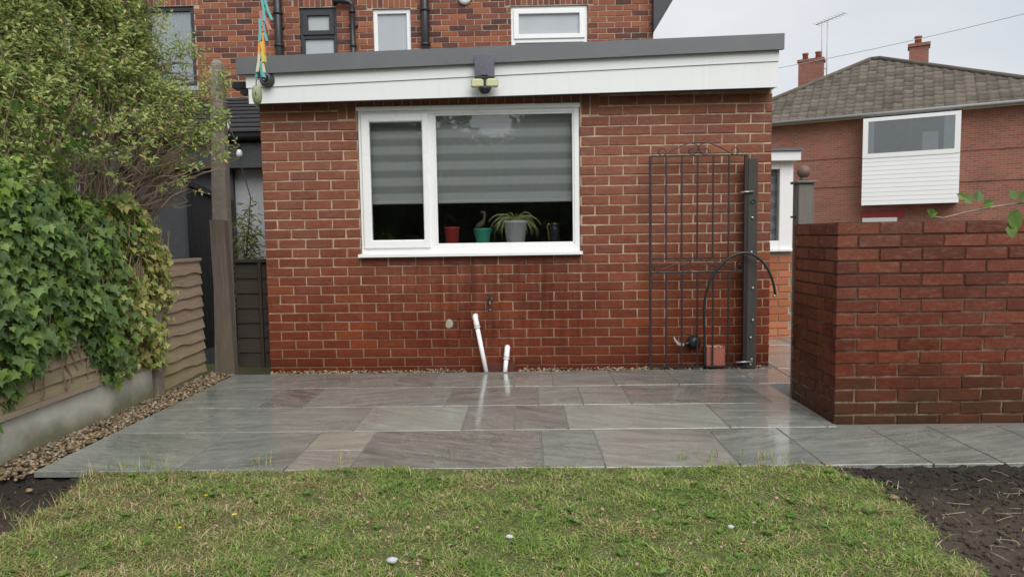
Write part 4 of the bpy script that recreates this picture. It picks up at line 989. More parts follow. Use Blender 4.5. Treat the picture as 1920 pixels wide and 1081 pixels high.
for (px, py, Y, R, wgt) in blobs:
    c = at(px, py, Y=Y)
    # a couple of stems from the nearest root up to the blob
    for q in range(4):
        b = min(bases, key=lambda p: abs(p.y-c.y)+rnd.uniform(0, .5)); e = c+Vector((rnd.gauss(0, R*.5), rnd.gauss(0, R*.5), rnd.gauss(-.1, R*.4)))
        if px > 335: b = c+Vector((-.45+rnd.uniform(-.1, .1), -.15, -.25+rnd.uniform(-.1, .1)))
        md = b.lerp(e, .5)+Vector((rnd.uniform(-.12, .06), rnd.uniform(-.1, .1), rnd.uniform(-.02, .18)))
        p = []
        for k in range(9):
            u = k/8; p.append(b*(1-u)**2+md*2*u*(1-u)+e*u*u+Vector((rnd.uniform(-.012, .012),)*3))
        r0 = rnd.uniform(.006, .012); br.tube(p, [r0*(1-.7*k/8) for k in range(9)], 5, cap=False)
    nt_ = int(112*wgt*(R/.2)**2)
    for q in range(nt_):
        d = Vector((rnd.gauss(0, 1), rnd.gauss(0, 1), rnd.gauss(0, 1))).normalized()
        s0 = c+d*R*rnd.uniform(.2, .85)
        dr = (d*.6+Vector((rnd.gauss(0, .35), rnd.gauss(0, .35), rnd.uniform(.2, 1.1)))).normalized(); Ln = rnd.uniform(.07, .16)
        TW.append((s0-dr*.06, s0+dr*Ln)); nl = rnd.randint(6, 11)
        a0 = rnd.uniform(0, 6)
        sv = dr.orthogonal().normalized(); sw = dr.cross(sv)
        for k in range(nl):
            a = a0+k*1.57+(k % 2)*math.pi*.9; u = .15+.85*k/nl
            o_ = sv*math.cos(a)+sw*math.sin(a)
            LP.append(s0+dr*Ln*u); LT.append(o_*.8+dr*rnd.uniform(.25, .7)+Vector((0, 0, rnd.uniform(-.35, .1)))); LN.append(Vector((.3+rnd.gauss(0, .45), -.55+rnd.gauss(0, .45), .7+rnd.gauss(0, .35)))); LS.append(rnd.uniform(.026, .050)*(1.1-.35*u))
# bare twigs, a fan low on the right and upright ones in the middle
tw = MB()
for q in range(520):
    px, py = rnd.uniform(70, 330), rnd.uniform(215, 395); Y = np.interp(px, [0, 330], [3.6, 4.75]); a = at(px, py, Y=Y+rnd.uniform(-.1, .2))
    fan = px > 215
    dx, dz = (rnd.uniform(.04, .17), rnd.uniform(.02, .14)) if fan else (rnd.uniform(-.05, .06), rnd.uniform(.12, .35))
    b = a+Vector((dx, rnd.uniform(-.05, .08), dz)); mid = a.lerp(b, .5)+Vector((rnd.uniform(-.02, .02), 0, rnd.uniform(-.02, .02))); r0 = rnd.uniform(.002, .0048)
    tw.tube([a, mid, b], [r0, r0*.8, r0*.4], 4, cap=False)
for a, b in TW:
    if rnd.random() < .6: tw.tube([a, b], [.0022, .0012], 3, cap=False)
o = link('trunk', br.mesh('trunk', M['twig'], True), shrub, loc=-SL)
o = link('twigs', tw.mesh('twigs', M['twig']), shrub, loc=-SL); o['kind'] = 'stuff'
v1, f1 = leaf_shape('pair')
T = frames(np.array([tuple(v) for v in LT]), np.array([tuple(v) for v in LN]), np.array(LS), np.array([tuple(v) for v in LP]))
V, F = instances(v1*np.array([1.05, 1, 1]), f1, T); o = link('crown', fast_mesh('crown', V, F, M['privet']), shrub, loc=-SL); o['kind'] = 'stuff'
# bindweed-like broad leaves in front of the twigs
v2, f2 = leaf_shape('oval')
pl = thing('climbing_vine', 'few broad heart shaped leaves climbing through the shrub twigs', 'vine', (-2.75, 3.9, .9)); VL = Vector(pl.location)
me = fast_mesh('leaf', v2*np.array([1.7, 1, 1]), f2, M['bigleaf']); st_ = []
for (px, py, sz) in ((85, 262, .075), (108, 268, .07), (95, 282, .06), (125, 290, .08), (148, 278, .075), (122, 302, .075), (165, 238, .06), (150, 250, .05), (178, 245, .06), (60, 205, .06), (75, 215, .05), (25, 205, .07), (40, 208, .06), (33, 222, .05), (160, 268, .05), (140, 222, .05), (118, 215, .05), (105, 205, .05), (178, 178, .06), (190, 195, .05)):
    p = at(px, py, Y=np.interp(px, [0, 330], [3.3, 4.4])); o = bpy.data.objects.new('leaf', me); COL.objects.link(o); o.parent = pl
    o.matrix_local = Matrix.LocRotScale(p-VL, (Matrix.Rotation(rnd.uniform(-.9, .9), 3, 'Y') @ Matrix.Rotation(rnd.uniform(2.0, 2.9), 3, 'X')).to_quaternion(), Vector((sz,)*3)); st_.append(p)
m = MB(); prev = Vector((-2.75, 3.9, .9))
for p in st_: m.tube([prev.lerp(p, .0) if False else Vector((p.x-.03, p.y+.12, p.z-.25)), Vector((p.x-.02, p.y+.08, p.z-.1)), p], .002, 4, cap=False)
link('stem', m.mesh('stem', M['bigleaf']), pl, loc=-VL)

# =================================================================== NEXT-DOOR REAR (black lean-to, render, gate)
lean_t = thing('lean_to', 'black tiled lean-to roof with dark gutter over a grey rendered wall', 'building', (-4.6, 7.6, 0)); LL = Vector(lean_t.location)
def lt(name, mb, mat, par=None): return link(name, mb.mesh(name, mat), par or lean_t, loc=-LL if not par else Vector((0, 0, 0)))
LY0, LZ0, LY1, LZ1 = 7.32, 2.24, 9.55, 3.05; LX0, LX1 = -9.0, -2.35
lt('wall', MB().box((LX0, 7.62, -.2), (LX1-.05, 7.8, 2.1)), M['render'])
lt('fascia', MB().box((LX0, 7.42, 1.86), (LX1, 7.46, 2.12)).box((LX0, 7.461, 1.86), (LX1, 7.619, 1.88)), M['blackwood'])
gt = MB(); 
for i in range(7):
    a = math.pi*i/6+math.pi
    gt.v += [(LX0, 7.36+.055*math.cos(a), 2.2+.055*math.sin(a)), (LX1, 7.36+.055*math.cos(a), 2.2+.055*math.sin(a))]
for i in range(6): gt.face([2*i, 2*i+1, 2*i+3, 2*i+2])
lt('gutter', gt, M['black'])
rows_n = 9
roof = lt('roof', MB().hexa([(LX0, LY0, LZ0-.06), (LX1, LY0, LZ0-.06), (LX1, LY1, LZ1-.06), (LX0, LY1, LZ1-.06), (LX0, LY0, LZ0-.02), (LX1, LY0, LZ0-.02), (LX1, LY1, LZ1-.02), (LX0, LY1, LZ1-.02)]), M['slate'])
tl = .2995; sdy, sdz = (LY1-LY0)/rows_n, (LZ1-LZ0)/rows_n
tme = MB().hexa([(0, -.03, .014), (.296, -.03, .014), (.296, sdy, sdz+.002), (0, sdy, sdz+.002), (0, -.03, .034), (.296, -.03, .034), (.296, sdy, sdz+.010), (0, sdy, sdz+.010)]).mesh('roof_tile', M['slate'])
for r in range(rows_n):
    x = -4.6-(.15 if r % 2 else 0)
    while x < LX1-.3:
        o = link('roof_tile', tme, roof, loc=(x, LY0+sdy*r, LZ0+sdz*r-.03)); x += tl
o = MB()
for r in range(rows_n): o.hexa([(LX0, LY0+sdy*r-.03, LZ0+sdz*r-.016), (-4.76, LY0+sdy*r-.03, LZ0+sdz*r-.016), (-4.76, LY0+sdy*(r+1), LZ0+sdz*(r+1)-.028), (LX0, LY0+sdy*(r+1), LZ0+sdz*(r+1)-.028), (LX0, LY0+sdy*r-.03, LZ0+sdz*r+.004), (-4.76, LY0+sdy*r-.03, LZ0+sdz*r+.004), (-4.76, LY0+sdy*(r+1), LZ0+sdz*(r+1)-.02), (LX0, LY0+sdy*(r+1), LZ0+sdz*(r+1)-.02)])
q = o.build('hidden_tiles', M['slate'], None); q.parent = roof; q['kind'] = 'stuff'
for ob in (q,): ob.matrix_parent_inverse = Matrix()
for ch in list(roof.children): 
    ch.location = Vector(ch.location)
lt('door_frame', MB().box((-4.9, 7.56, -.3), (-4.8, 7.615, 1.86)).box((-3.28, 7.56, -.3), (-3.2, 7.615, 1.86)).box((-4.8, 7.59, -.3), (-3.28, 7.616, 1.86)), M['blackwood'])
# black slatted gate
A = at(345, 335, Y=6.55); Bp = at(432, 376, Y=7.35)
t = thing('black_board_gate', 'black painted board gate standing open by the rendered wall', 'gate', (A.x, A.y, 0)); B0 = Vector(t.location)
d = Vector((Bp.x-A.x, Bp.y-A.y, 0)); Ld = d.length; rz = math.atan2(d.y, d.x); nb = 9
hl = lambda u: A.z+(Bp.z-A.z)*u
for i in range(nb):
    u0, u1 = i/nb+.008, (i+1)/nb-.008
    o = link('board', MB().hexa([(u0*Ld, 0, 0), (u1*Ld, 0, 0), (u1*Ld, .018, 0), (u0*Ld, .018, 0), (u0*Ld, 0, hl(u0)-.03), (u1*Ld, 0, hl(u1)-.03), (u1*Ld, .018, hl(u1)-.03), (u0*Ld, .018, hl(u0)-.03)]).mesh('board', M['blackwood']), t, loc=(0, 0, 0))
link('frame', MB().hexa([(-.02, -.03, hl(0)-.055), (Ld+.02, -.03, hl(1)-.055), (Ld+.02, -.001, hl(1)-.055), (-.02, -.001, hl(0)-.055), (-.02, -.03, hl(0)), (Ld+.02, -.03, hl(1)), (Ld+.02, -.001, hl(1)), (-.02, -.001, hl(0))]).box((-.03, -.032, 0), (.03, -.002, hl(0)-.056)).box((Ld-.03, -.032, 0), (Ld+.03, -.002, hl(1)-.056)).mesh('frame', M['blackwood']), t, loc=(0, 0, 0))
t.rotation_euler = (0, 0, rz)
# bamboo
bp = at(465, 470, Y=7.0); t = thing('bamboo', 'thin bamboo with narrow pale leaves in front of grey render', 'plant', (bp.x, 7.0, -.1)); BL = Vector(t.location)
m = MB(); LPp = []; LTt = []
for i in range(7):
    x0 = rnd.uniform(-.13, .16); tipx = x0+rnd.uniform(-.12, .12); hgt = rnd.uniform(1.2, 1.75); yy = rnd.uniform(-.1, .15)
    P_ = [Vector((x0+(tipx-x0)*(k/10)**1.6, yy, hgt*k/10)) for k in range(11)]; m.tube(P_, [.005-.0035*k/10 for k in range(11)], 5, cap=False)
    for q in range(110):
        u = rnd.uniform(.4, 1); k = int(u*9.99); p = P_[k].lerp(P_[k+1], rnd.random()); LPp.append(tuple(p+Vector((rnd.gauss(0, .045), rnd.gauss(0, .04), rnd.gauss(0, .04))))); LTt.append((rnd.gauss(0, .7), rnd.gauss(0, .4), rnd.uniform(-.8, .25)))
link('canes', m.mesh('canes', M['canewood']), t, loc=(0, 0, 0))
v3, f3 = leaf_shape('slim'); n = len(LPp)
V, F = instances(v3, f3, frames(np.array(LTt), nrg.normal(0, 1, (n, 3)), nrg.uniform(.06, .11, n), np.array(LPp))); o = link('leaves', fast_mesh('leaves', V, F, M['bamboo']), t, loc=(0, 0, 0)); o['kind'] = 'stuff'
# festoon lights
cps = [at(360, 235, Y=7.1), at(386, 238, Y=7.1), at(424, 222, Y=7.1), at(446, 275, Y=7.1), at(452, 310, Y=7.1), at(470, 370, Y=7.05), at(462, 480, Y=7.0)]
t = thing('festoon_lights', 'black cable of clear festoon bulbs below the lean-to gutter', 'string lights', cps[2]); B0 = Vector(t.location)
link('cable', MB().tube([p-B0 for p in cps], .005, 6).mesh('cable', M['black'], True), t, loc=(0, 0, 0))
for p in (at(386, 238, Y=7.1), at(424, 222, Y=7.1), at(448, 272, Y=7.1)):
    q = p-B0
    bo = link('bulb', MB().lathe([(.006, -.13), (.026, -.115), (.033, -.09), (.024, -.06), (.016, -.045)], q, 14).mesh('bulb', M['bulb'], True), t, loc=(0, 0, 0))
    s = link('socket', MB().lathe([(.018, -.045), (.018, 0), (.01, .01)], q, 10).mesh('socket', M['black'], True), bo, loc=(0, 0, 0))

# =================================================================== MAIN HOUSE (behind)
HY = 9.6; HX0, HX1 = -9.2, 1.776
hs_ = thing('brick_house', 'two storey red brick house rising behind the flat roofed extension', 'house', (HX0, HY, 0)); HL = Vector(hs_.location)
def hp(name, mb, mat, smooth=False): return link(name, mb.mesh(name, mat, smooth), hs_, loc=-HL)
wins = []   # x0,x1,z0,z1
def hw_(x0p, y0p, x1p, y1p): 
    a, b = at(x0p, y0p, Y=HY), at(x1p, y1p, Y=HY); return [a.x, b.x, b.z, a.z]
wins.append(hw_(268, 13, 370, 162)); wins.append(hw_(560, 15, 635, 150)); wins.append(hw_(698, 17, 773, 160)); wins.append(hw_(957, 12, 1103, 190))
wins.append(hw_(98, -35, 140, 150))
m = MB(); xs = sorted([HX0, HX1]+[x for w_ in wins for x in w_[:2]]); ZB, ZT = -.2, 5.6
for a, b in zip(xs[:-1], xs[1:]):
    inw = [w_ for w_ in wins if w_[0] <= a+1e-6 and w_[1] >= b-1e-6]
    if inw: m.box((a, HY+.005, ZB), (b, HY+.25, inw[0][2])); m.box((a, HY+.005, inw[0][3]), (b, HY+.25, ZT))
    else: m.box((a, HY+.005, ZB), (b, HY+.25, ZT))
m.box((HX0, HY+7, ZB), (HX1, HY+7.2, ZT)); m.box((HX0, HY+.26, ZB), (HX0+.2, HY+6.99, ZT)); m.box((HX1-.2, HY+.26, ZB), (HX1, HY+6.99, ZT)); m.box((HX0+.25, HY+1.6, ZB), (HX1-.25, HY+1.65, ZT))
hp('wall', m, M['hmortar'])
sp = []; k = 0; z = 2.30
while z < 5.5:
    gaps = []
    for w_ in wins:
        if z+.075 > w_[2] and z < w_[3]: gaps.append((w_[0], w_[1]))
        if z+.02 > w_[3]-.02 and z < w_[3]+.19: gaps.append((w_[0]-.08, w_[1]+.08))
    for x, l in course(HX0, HX1, (.1125 if k % 2 else 0)+rnd.uniform(-.006, .006), .2145, .0105, gaps): sp.append((x, HY, z+.0375, l, .0645, 0))
    z += .075; k += 1
for w_ in wins:
    x = w_[0]-.075; 
    while x < w_[1]+.06: sp.append((x+.035, HY, w_[3]+.118, .064, .21, 0)); x += .0752
sp1 = [s for s in sp if (lambda q: -5.0 < s[0] < 1.8 and 3.2 < s[2] < 4.32)(0)]
ids = set(id(s) for s in sp1)
def vis(s): # bricks in view get to be parts first
    return 0 if id(s) in ids else 1
front = [s for s in sp if vis(s) == 0]; back = [s for s in sp if vis(s)]
def okview(s):
    zr = 2.6+(s[1]-5.45)*.0; 
    # hidden behind the extension roof: line of sight from the camera over the trim
    zl = CH+(2.545+.025*s[0]-CH)*s[1]/5.41
    return (s[2] > zl) if s[0] > -3.75 else True
fv = [s for s in front if okview(s) and s[0] > -4.6]; fh = [s for s in front if not (okview(s) and s[0] > -4.6)]
fv = sorted(fv, key=lambda s: -s[3]); lay_bricks(hs_, fv, M['hbrick'], 300, 'brickwork'); lay_bricks(hs_, fh+back, M['hbrick'], 0, 'brickwork')
HB = Vector((0, 0, 0))
def house_window(w_, mat, layout, pane):
    x0, x1, z0, z1 = w_; we = bpy.data.objects.new('window', None); COL.objects.link(we); we.parent = hs_; we.location = Vector((x0, HY, z0))-HL; O = Vector((x0, HY, z0))
    L_ = lambda n, mb, mt: link(n, mb.mesh(n, mt), we, loc=-O)
    f = MB(); tk = .06; y0, y1 = HY+.03, HY+.10
    f.cbox((x0+.003, y0, z0), (x0+tk, y1, z1-.003)); f.cbox((x1-tk, y0, z0+.0003), (x1-.003, y1, z1-.0033)); f.cbox((x0+tk-.003, y0+.001, z1-tk), (x1-tk+.003, y1-.001, z1-.0035)); f.cbox((x0+tk-.003, y0+.001, z0+.0005), (x1-tk+.003, y1-.001, z0+tk))
    L_('frame', f, mat)
    if layout:   # top-hung sash above a fixed light
        zt_ = z1-layout
        s = MB(); e = .05; a0, a1, b0, b1 = x0+tk-.02, x1-tk+.02, zt_, z1-tk+.02
        s.cbox((a0, y0-.018, b0), (a0+e+.02, y0+.03, b1)); s.cbox((a1-e-.02, y0-.018, b0+.0002), (a1, y0+.03, b1-.0002)); s.cbox((a0+e, y0-.017, b1-e-.01), (a1-e, y0+.029, b1-.0004)); s.cbox((a0+e, y0-.017, b0+.0004), (a1-e, y0+.029, b0+e+.01))
        L_('opening_sash', s, mat); L_('transom', MB().cbox((x0+tk-.003, y0+.002, zt_-.05), (x1-tk+.003, y1-.002, zt_-.001)), mat)
        L_('pane', MB().box((a0+e+.015, y0+.02, b0+e+.005), (a1-e-.015, y0+.025, b1-e-.005)), pane); L_('pane', MB().box((x0+tk-.002, y0+.03, z0+tk-.002), (x1-tk+.002, y0+.035, zt_-.048)), pane)
    else: L_('pane', MB().box((x0+tk-.002, y0+.03, z0+tk-.002), (x1-tk+.002, y0+.035, z1-tk+.002)), pane)
    L_('sill', MB().box((x0-.03, HY-.04, z0-.06), (x1+.03, HY+.099, z0-.002)), M['render'])
house_window(wins[0], M['darkframe'], 0, M['glass']); house_window(wins[1], M['darkframe'], .36, M['frost']); house_window(wins[2], M['white'], 0, M['frost']); house_window(wins[3], M['white'], .43, M['frost']); house_window(wins[4], M['white'], 0, M['frost'])
cu_ = MB(); x0, x1, z0, z1 = wins[0]; n = 60
for i in range(n+1):
    x = x0+(x1-x0)*i/n; cu_.v += [(x, HY+.085+.012*math.sin(i*1.3), z0), (x, HY+.085+.012*math.sin(i*1.3), z1)]
for i in range(n): cu_.face([2*i, 2*i+2, 2*i+3, 2*i+1])
o = cu_.build('net_curtain', M['curtain']); tag(o, 'pale net curtain hanging behind the dark framed upstairs window', 'curtain')
def downpipe(px, r, z0, z1, extra=None):
    x = at(px, 50, Y=HY-.07).x; m = MB().tube([(x, HY-.07, z0), (x, HY-.07, z1)], r, 14)
    if extra: m.tube(extra(x), r*.95, 12)
    zc = z0+.12
    for zz in (3.62+rnd.uniform(0, .1), 4.12): m.tube([(x, HY-.07, zz), (x, HY-.07, zz+.035)], r*1.25, 14)
    m.box((x-.06, HY-.03, 3.95), (x+.06, HY-.004, 3.98))
    hp('downpipe', m, M['black'], True)
downpipe(522, .052, 2.0, 5.5); downpipe(797, .055, 2.4, 5.5)
zel = at(660, 12, Y=HY-.07).z
downpipe(661, .036, 2.4, zel, lambda x: [(x, HY-.07, zel-.02), (x, HY-.07, zel+.02), (x-.03, HY-.07, zel+.055), (x-.09, HY-.07, zel+.07), (x-.24, HY-.07, zel+.075), (x-.24, HY+.02, zel+.075)])
c = at(871, -3, Y=HY-.02); hp('vent_cover', MB().lathe([(.085, 0), (.085, .03), (.06, .05), (.02, .055)], (c.x, HY, c.z), 24, 'Y'), M['white'], True)
bb0, bb1 = at(1225, 62, Y=HY-.1), at(1262, 0, Y=HY-.1)
m = MB(); dx, dz = bb1.x-bb0.x, bb1.z-bb0.z
m.hexa([(bb0.x, HY-.12, bb0.z), (bb1.x+dx*1.2, HY-.12, bb1.z+dz*1.2), (bb1.x+dx*1.2, HY+7, bb1.z+dz*1.2), (bb0.x, HY+7, bb0.z), (bb0.x, HY-.12, 5.6), (bb1.x+dx*1.2, HY-.12, 5.6), (bb1.x+dx*1.2, HY+7, 5.6), (bb0.x, HY+7, 5.6)])
hp('eaves_box', m, M['darkframe'])
rf = MB().hexa([(HX0-.3, HY-.35, 5.601), (HX1+.6, HY-.35, 5.601), (HX1+.6, HY+7.5, 5.601), (HX0-.3, HY+7.5, 5.601), (HX0+3, HY+3.4, 8.2), (HX1-2.6, HY+3.4, 8.2), (HX1-2.6, HY+3.6, 8.2), (HX0+3, HY+3.6, 8.2)]); hp('roof', rf, M['slate'])

# =================================================================== SIDE PORCH
PY = 7.1
p0 = at(1500, 283, Y=PY-.06); p1 = at(1500, 305, Y=PY-.06); p2 = at(1487, 471, Y=PY-.03); pr = at(1487, 320, Y=PY)
t = thing('side_porch', 'small orange brick porch with white window beyond the extension corner', 'porch', (XR+.3, PY, 0)); QL = Vector(t.location)
def qp(n, mb, mt, par=None): return link(n, mb.mesh(n, mt), par or t, loc=-QL)
xr = pr.x; xl = XR+.06; zs_ = p2.z
qp('wall', MB().box((xl, PY+.01, -.15), (xr-.012, PY+.2, zs_-.002)).box((xr-.2, PY+.201, -.15), (xr-.0125, 9.0, 1.75)), M['hmortar'])
z = -.06; k = 0; sp = []
while z < zs_-.07:
    for x, l in course(xl, xr, (.1125 if k % 2 else 0), .2145, .0105, []): sp.append((x, PY, z+.0375, l, .0645, 0))
    z += .075; k += 1
for s in sp:
    o = link('brick', brick_mesh(s[3], s[4], M['pbrick'], var=rnd.randrange(4)), t, loc=Vector(s[:3])-QL)
wv = bpy.data.objects.new('window', None); COL.objects.link(wv); wv.parent = t; wv.location = (0, 0, 0)
zh = p1.z
fm = MB().cbox((xr-.135, PY-.01, zs_+.03), (xr, PY+.08, zh+.02)).cbox((xl, PY-.009, zh-.055), (xr-.134, PY+.079, zh+.019)).cbox((xl, PY-.009, zs_+.031), (xr-.134, PY+.079, zs_+.11)).cbox((xl, PY-.0095, zs_+.109), (xl+.08, PY+.0795, zh-.054))
qp('frame', fm, M['white'], wv); qp('sill', MB().cbox((xl-.0, PY-.05, zs_-.001), (xr+.02, PY+.075, zs_+.0295), .006), M['white'], wv)
qp('pane', MB().box((xl+.078, PY+.02, zs_+.108), (xr-.133, PY+.026, zh-.053)), M['glass'], wv)
bl = qp('inner_blind', MB().box((xl+.06, PY+.1, zs_+.06), (xr-.05, PY+.105, zh)), M['blind'])
qp('side_frame', MB().box((xr-.07, PY+.0801, zs_+.03), (xr-.001, 8.9, zh+.019)), M['white'])
qp('fascia', MB().cbox((xl-.02, PY-.09, p1.z+.0195), (p0.x, 9.0, p0.z), .004), M['fascia']); qp('roof', MB().box((xl-.02, PY-.11, p0.z+.001), (p0.x+.01, 9.0, p0.z+.025)), M['trim'])

# =================================================================== NEIGHBOUR HOUSE (right, far)
EH = 5.0
def ray_at_h(px, py, z): return at(px, py, Z=z)
cL = ray_at_h(1319, 243, EH); cR = ray_at_h(2097, 174, EH)
ux = (cR-cL); ux.z = 0; FW = ux.length; ux.normalize(); un = Vector((-ux.y, ux.x, 0))
if un.y < 0: un = -un
DP = 7.8
nh = thing('neighbour_house', 'red brick neighbouring house with tiled hipped roof and white clad bay', 'house', (cL.x, cL.y, 0))
nh.rotation_euler = (0, 0, math.atan2(ux.y, ux.x))
def np_(n, mb, mt, par=None, smooth=False):
    return link(n, mb.mesh(n, mt, smooth), par or nh, loc=(0, 0, 0))
OV = .35
np_('wall', MB().box((OV, OV, -.4), (FW-OV, DP-OV, EH+.05)), M['farbrick'])
np_('string_course', MB().box((OV-.02, OV-.03, 2.62), (FW-OV+.02, OV-.0005, 2.70)).box((OV-.02, OV-.025, 3.62), (FW-OV+.02, OV-.0006, 3.69)), M['farbrick'])
np_('soffit', MB().box((.06, .06, EH-.06), (FW-.06, DP-.06, EH-.0)), M['white'])
np_('gutter', MB().tube([(-.02, -.04, EH+.0), (FW+.02, -.04, EH+.0)], .06, 10), plain('grey_gutter', (.2, .2, .2), .5), None, True)
def toloc(P): 
    d = Vector((P.x-cL.x, P.y-cL.y, 0)); return Vector((d.dot(ux), d.dot(un), P.z))
def onfac(px, py, off=OV):   # photo pixel -> facade-local x,z on the plane y=off
    o = Vector((0, 0, CH)); d = cf+cr*((px-IW/2)/FPX)-cu*((py-IH/2)/FPX); n = un
    p0_ = cL+un*off; tt = (Vector((p0_.x, p0_.y, 0))-Vector((o.x, o.y, 0))).dot(n)/d.dot(n); return toloc(o+d*tt)
apx = onfac(1640, 113, DP/2); AX, AZ = apx.x, apx.z
hip = MB(); A0 = (AX-.15, DP/2, AZ); A1 = (AX+.15, DP/2, AZ)
cs = [(0, 0, EH), (FW, 0, EH), (FW, DP, EH), (0, DP, EH)]
hip.v = cs+[A0, A1]; hip.face([0, 1, 5, 4]); hip.face([1, 2, 5]); hip.face([2, 3, 4, 5]); hip.face([3, 0, 4]); hip.face([3, 2, 1, 0])
roofN = np_('roof', hip, M['tile'])
# pantiles on the front slope
sl_len = math.hypot(DP/2, AZ-EH); dirY, dirZ = (DP/2)/sl_len, (AZ-EH)/sl_len
def pantile(w_=.30, l_=.36):
    m = MB(); prof = [(0, 0), (.05, .028), (.11, .034), (.17, .014), (.24, .004), (.31, .008)]
    for s, lift in ((-.02, .022), (l_, .006)):
        for x, h in prof: m.v.append((x, s*dirY-(h+lift)*dirZ, s*dirZ+(h+lift)*dirY))
    n = len(prof)
    for x, h in prof: m.v.append((x, -.02*dirY-h*.2*dirZ, -.02*dirZ+h*.2*dirY))
    for i in range(n-1): m.face([i, i+1, n+i+1, n+i]); m.face([2*n+i, 2*n+i+1, i+1, i])
    return m.mesh('roof_tile', M['tile'], True)
pt = pantile(); tiles = []
row = 0; s = 0.
while s < sl_len-.1:
    u = s/sl_len; xa = (AX-.15)*u; xb = FW+(AX+.15-FW)*u; x = math.floor(xa/.3)*.3+.3
    while x+.28 < xb: tiles.append((x, s)); x += .3
    s += .33
# tiles in view first
def tview(q):
    P = cL+ux*q[0]+un*(q[1]*dirY); return 0 if P.x/P.y < .80 and P.x/P.y > .36 else 1
tiles.sort(key=lambda q: (tview(q), q[1]))
for x, s in tiles[:300]: link('roof_tile', pt, roofN, loc=(x, s*dirY, EH+s*dirZ))
if tiles[300:]:
    pv = np.array([tuple(v.co) for v in pt.vertices]); pf = np.array([list(p.vertices) for p in pt.polygons])
    T = np.zeros((len(tiles)-300, 3, 4)); T[:, :, :3] = np.eye(3)
    for i, (x, s) in enumerate(tiles[300:]): T[i, :, 3] = (x, s*dirY, EH+s*dirZ)
    V, F = instances(pv, pf, T); o = link('roof_tiles', fast_mesh('roof_tiles', V, F, M['tile'], None, True), roofN, loc=(0, 0, 0)); o['kind'] = 'stuff'
m = MB()
for a, b in ((cs[0], A0), (cs[1], A1), (A0, A1)): m.tube([Vector(a)+Vector((0, 0, .05)), Vector(b)+Vector((0, 0, .05))], .09, 8)
link('ridge_tiles', m.mesh('ridge_tiles', M['tile'], True), roofN, loc=(0, 0, 0))
# bay with white cladding
b0 = onfac(1615, 385, OV-.5); b1 = onfac(1797, 379, OV-.5); bt = onfac(1700, 216, OV-.5); bw = onfac(1700, 292, OV-.5)
bx0, bx1, bz0, bzw, bz1 = b0.x, b1.x, b0.z, bw.z, bt.z; by = OV-.5
bay = np_('bay', MB().box((bx0+.05, by+.05, bz0+.02), (bx1-.05, OV-.001, bz1)), M['room'])
nbd = 11; bh = (bzw-bz0)/nbd
for i in range(nbd): link('cladding_board', MB().hexa([(bx0, by-.007, bz0+i*bh), (bx1, by-.007, bz0+i*bh), (bx1, by+.045, bz0+i*bh), (bx0, by+.045, bz0+i*bh), (bx0, by, bz0+(i+1)*bh-.001), (bx1, by, bz0+(i+1)*bh-.001), (bx1, by+.045, bz0+(i+1)*bh-.001), (bx0, by+.045, bz0+(i+1)*bh-.001)]).mesh('cladding_board', M['cladding']), bay, loc=(0, 0, 0))
link('side_cladding', MB().box((bx0-.0, by+.046, bz0), (bx0+.045, OV-.002, bzw-.02)).box((bx1-.045, by+.046, bz0), (bx1, OV-.002, bzw-.02)).mesh('side_cladding', M['cladding']), bay, loc=(0, 0, 0))
fr = MB(); e = .16
fr.box((bx0, by-.02, bzw), (bx0+e, OV-.003, bz1)); fr.box((bx1-e, by-.02, bzw), (bx1, OV-.003, bz1)); fr.box((bx0+e, by-.021, bzw-.01), (bx1-e, by+.044, bzw+.14)); fr.box((bx0+e, by-.0195, bz1-.12), (bx1-e, by+.0445, bz1+.001))
link('frame', fr.mesh('frame', M['white']), bay, loc=(0, 0, 0))
link('pane', MB().box((bx0+e, by, bzw+.14), (bx1-e, by+.02, bz1-.12)).mesh('pane', M['glass']), bay, loc=(0, 0, 0))
lw = (bx1-bx0)
link('curtain', MB().box((bx0+e, by+.021, bzw+.14), (bx0+e+.18, by+.046, bz1-.12)).box((bx1-e-.3, by+.021, bzw+.14), (bx1-e, by+.046, bz1-.12)).box((bx1-e-.9, by+.022, bzw+.14), (bx1-e-.45, by+.04, bzw+.75)).mesh('curtain', M['curtain']), bay, loc=(0, 0, 0))
link('inner_wall', MB().box((bx0+e, by+.047, bzw+.1), (bx1-e, by+.0495, bz1-.1)).mesh('inner_wall', plain('dim_room', (.42, .44, .46), .9)), bay, loc=(0, 0, 0))
ca, cb = onfac(1617, 412, OV-.4), onfac(1682, 409, OV-.4)
np_('door_canopy', MB().box((ca.x, OV-.45, ca.z-.08), (cb.x, OV-.0008, ca.z+.06)), M['strap']); np_('front_door', MB().box((ca.x+.1, OV-.03, -.3), (cb.x-.1, OV-.0009, ca.z-.081)).box((ca.x-.05, OV-.02, ca.z+.061), (cb.x+.2, OV-.0007, ca.z+.3)), M['redpaint'])
# chimneys
def chimney(px0, px1, pyt, ppy, yoff, label_pots):
    a, b = onfac(px0, pyt, yoff), onfac(px1, pyt, yoff); w2 = abs(b.x-a.x)
    ch = np_('chimney', MB().box((a.x, yoff, EH), (b.x, yoff+.6, a.z-.12)).box((a.x-.05, yoff-.05, a.z-.1199), (b.x+.05, yoff+.65, a.z)), M['farbrick'])
    for f in label_pots: link('chimney_pot', MB().lathe([(.13, 0), (.11, .25), (.14, .26), (.14, .32), (.09, .32)], (a.x+(b.x-a.x)*f, yoff+.3, a.z), 14).mesh('chimney_pot', M['terracotta'], True), ch, loc=(0, 0, 0))
    return a, b
a, b = chimney(1497, 1543, 113, 100, DP-.9, (.25, .78)); chimney(1705, 1742, 83, 75, DP/2+.9, (.45,))
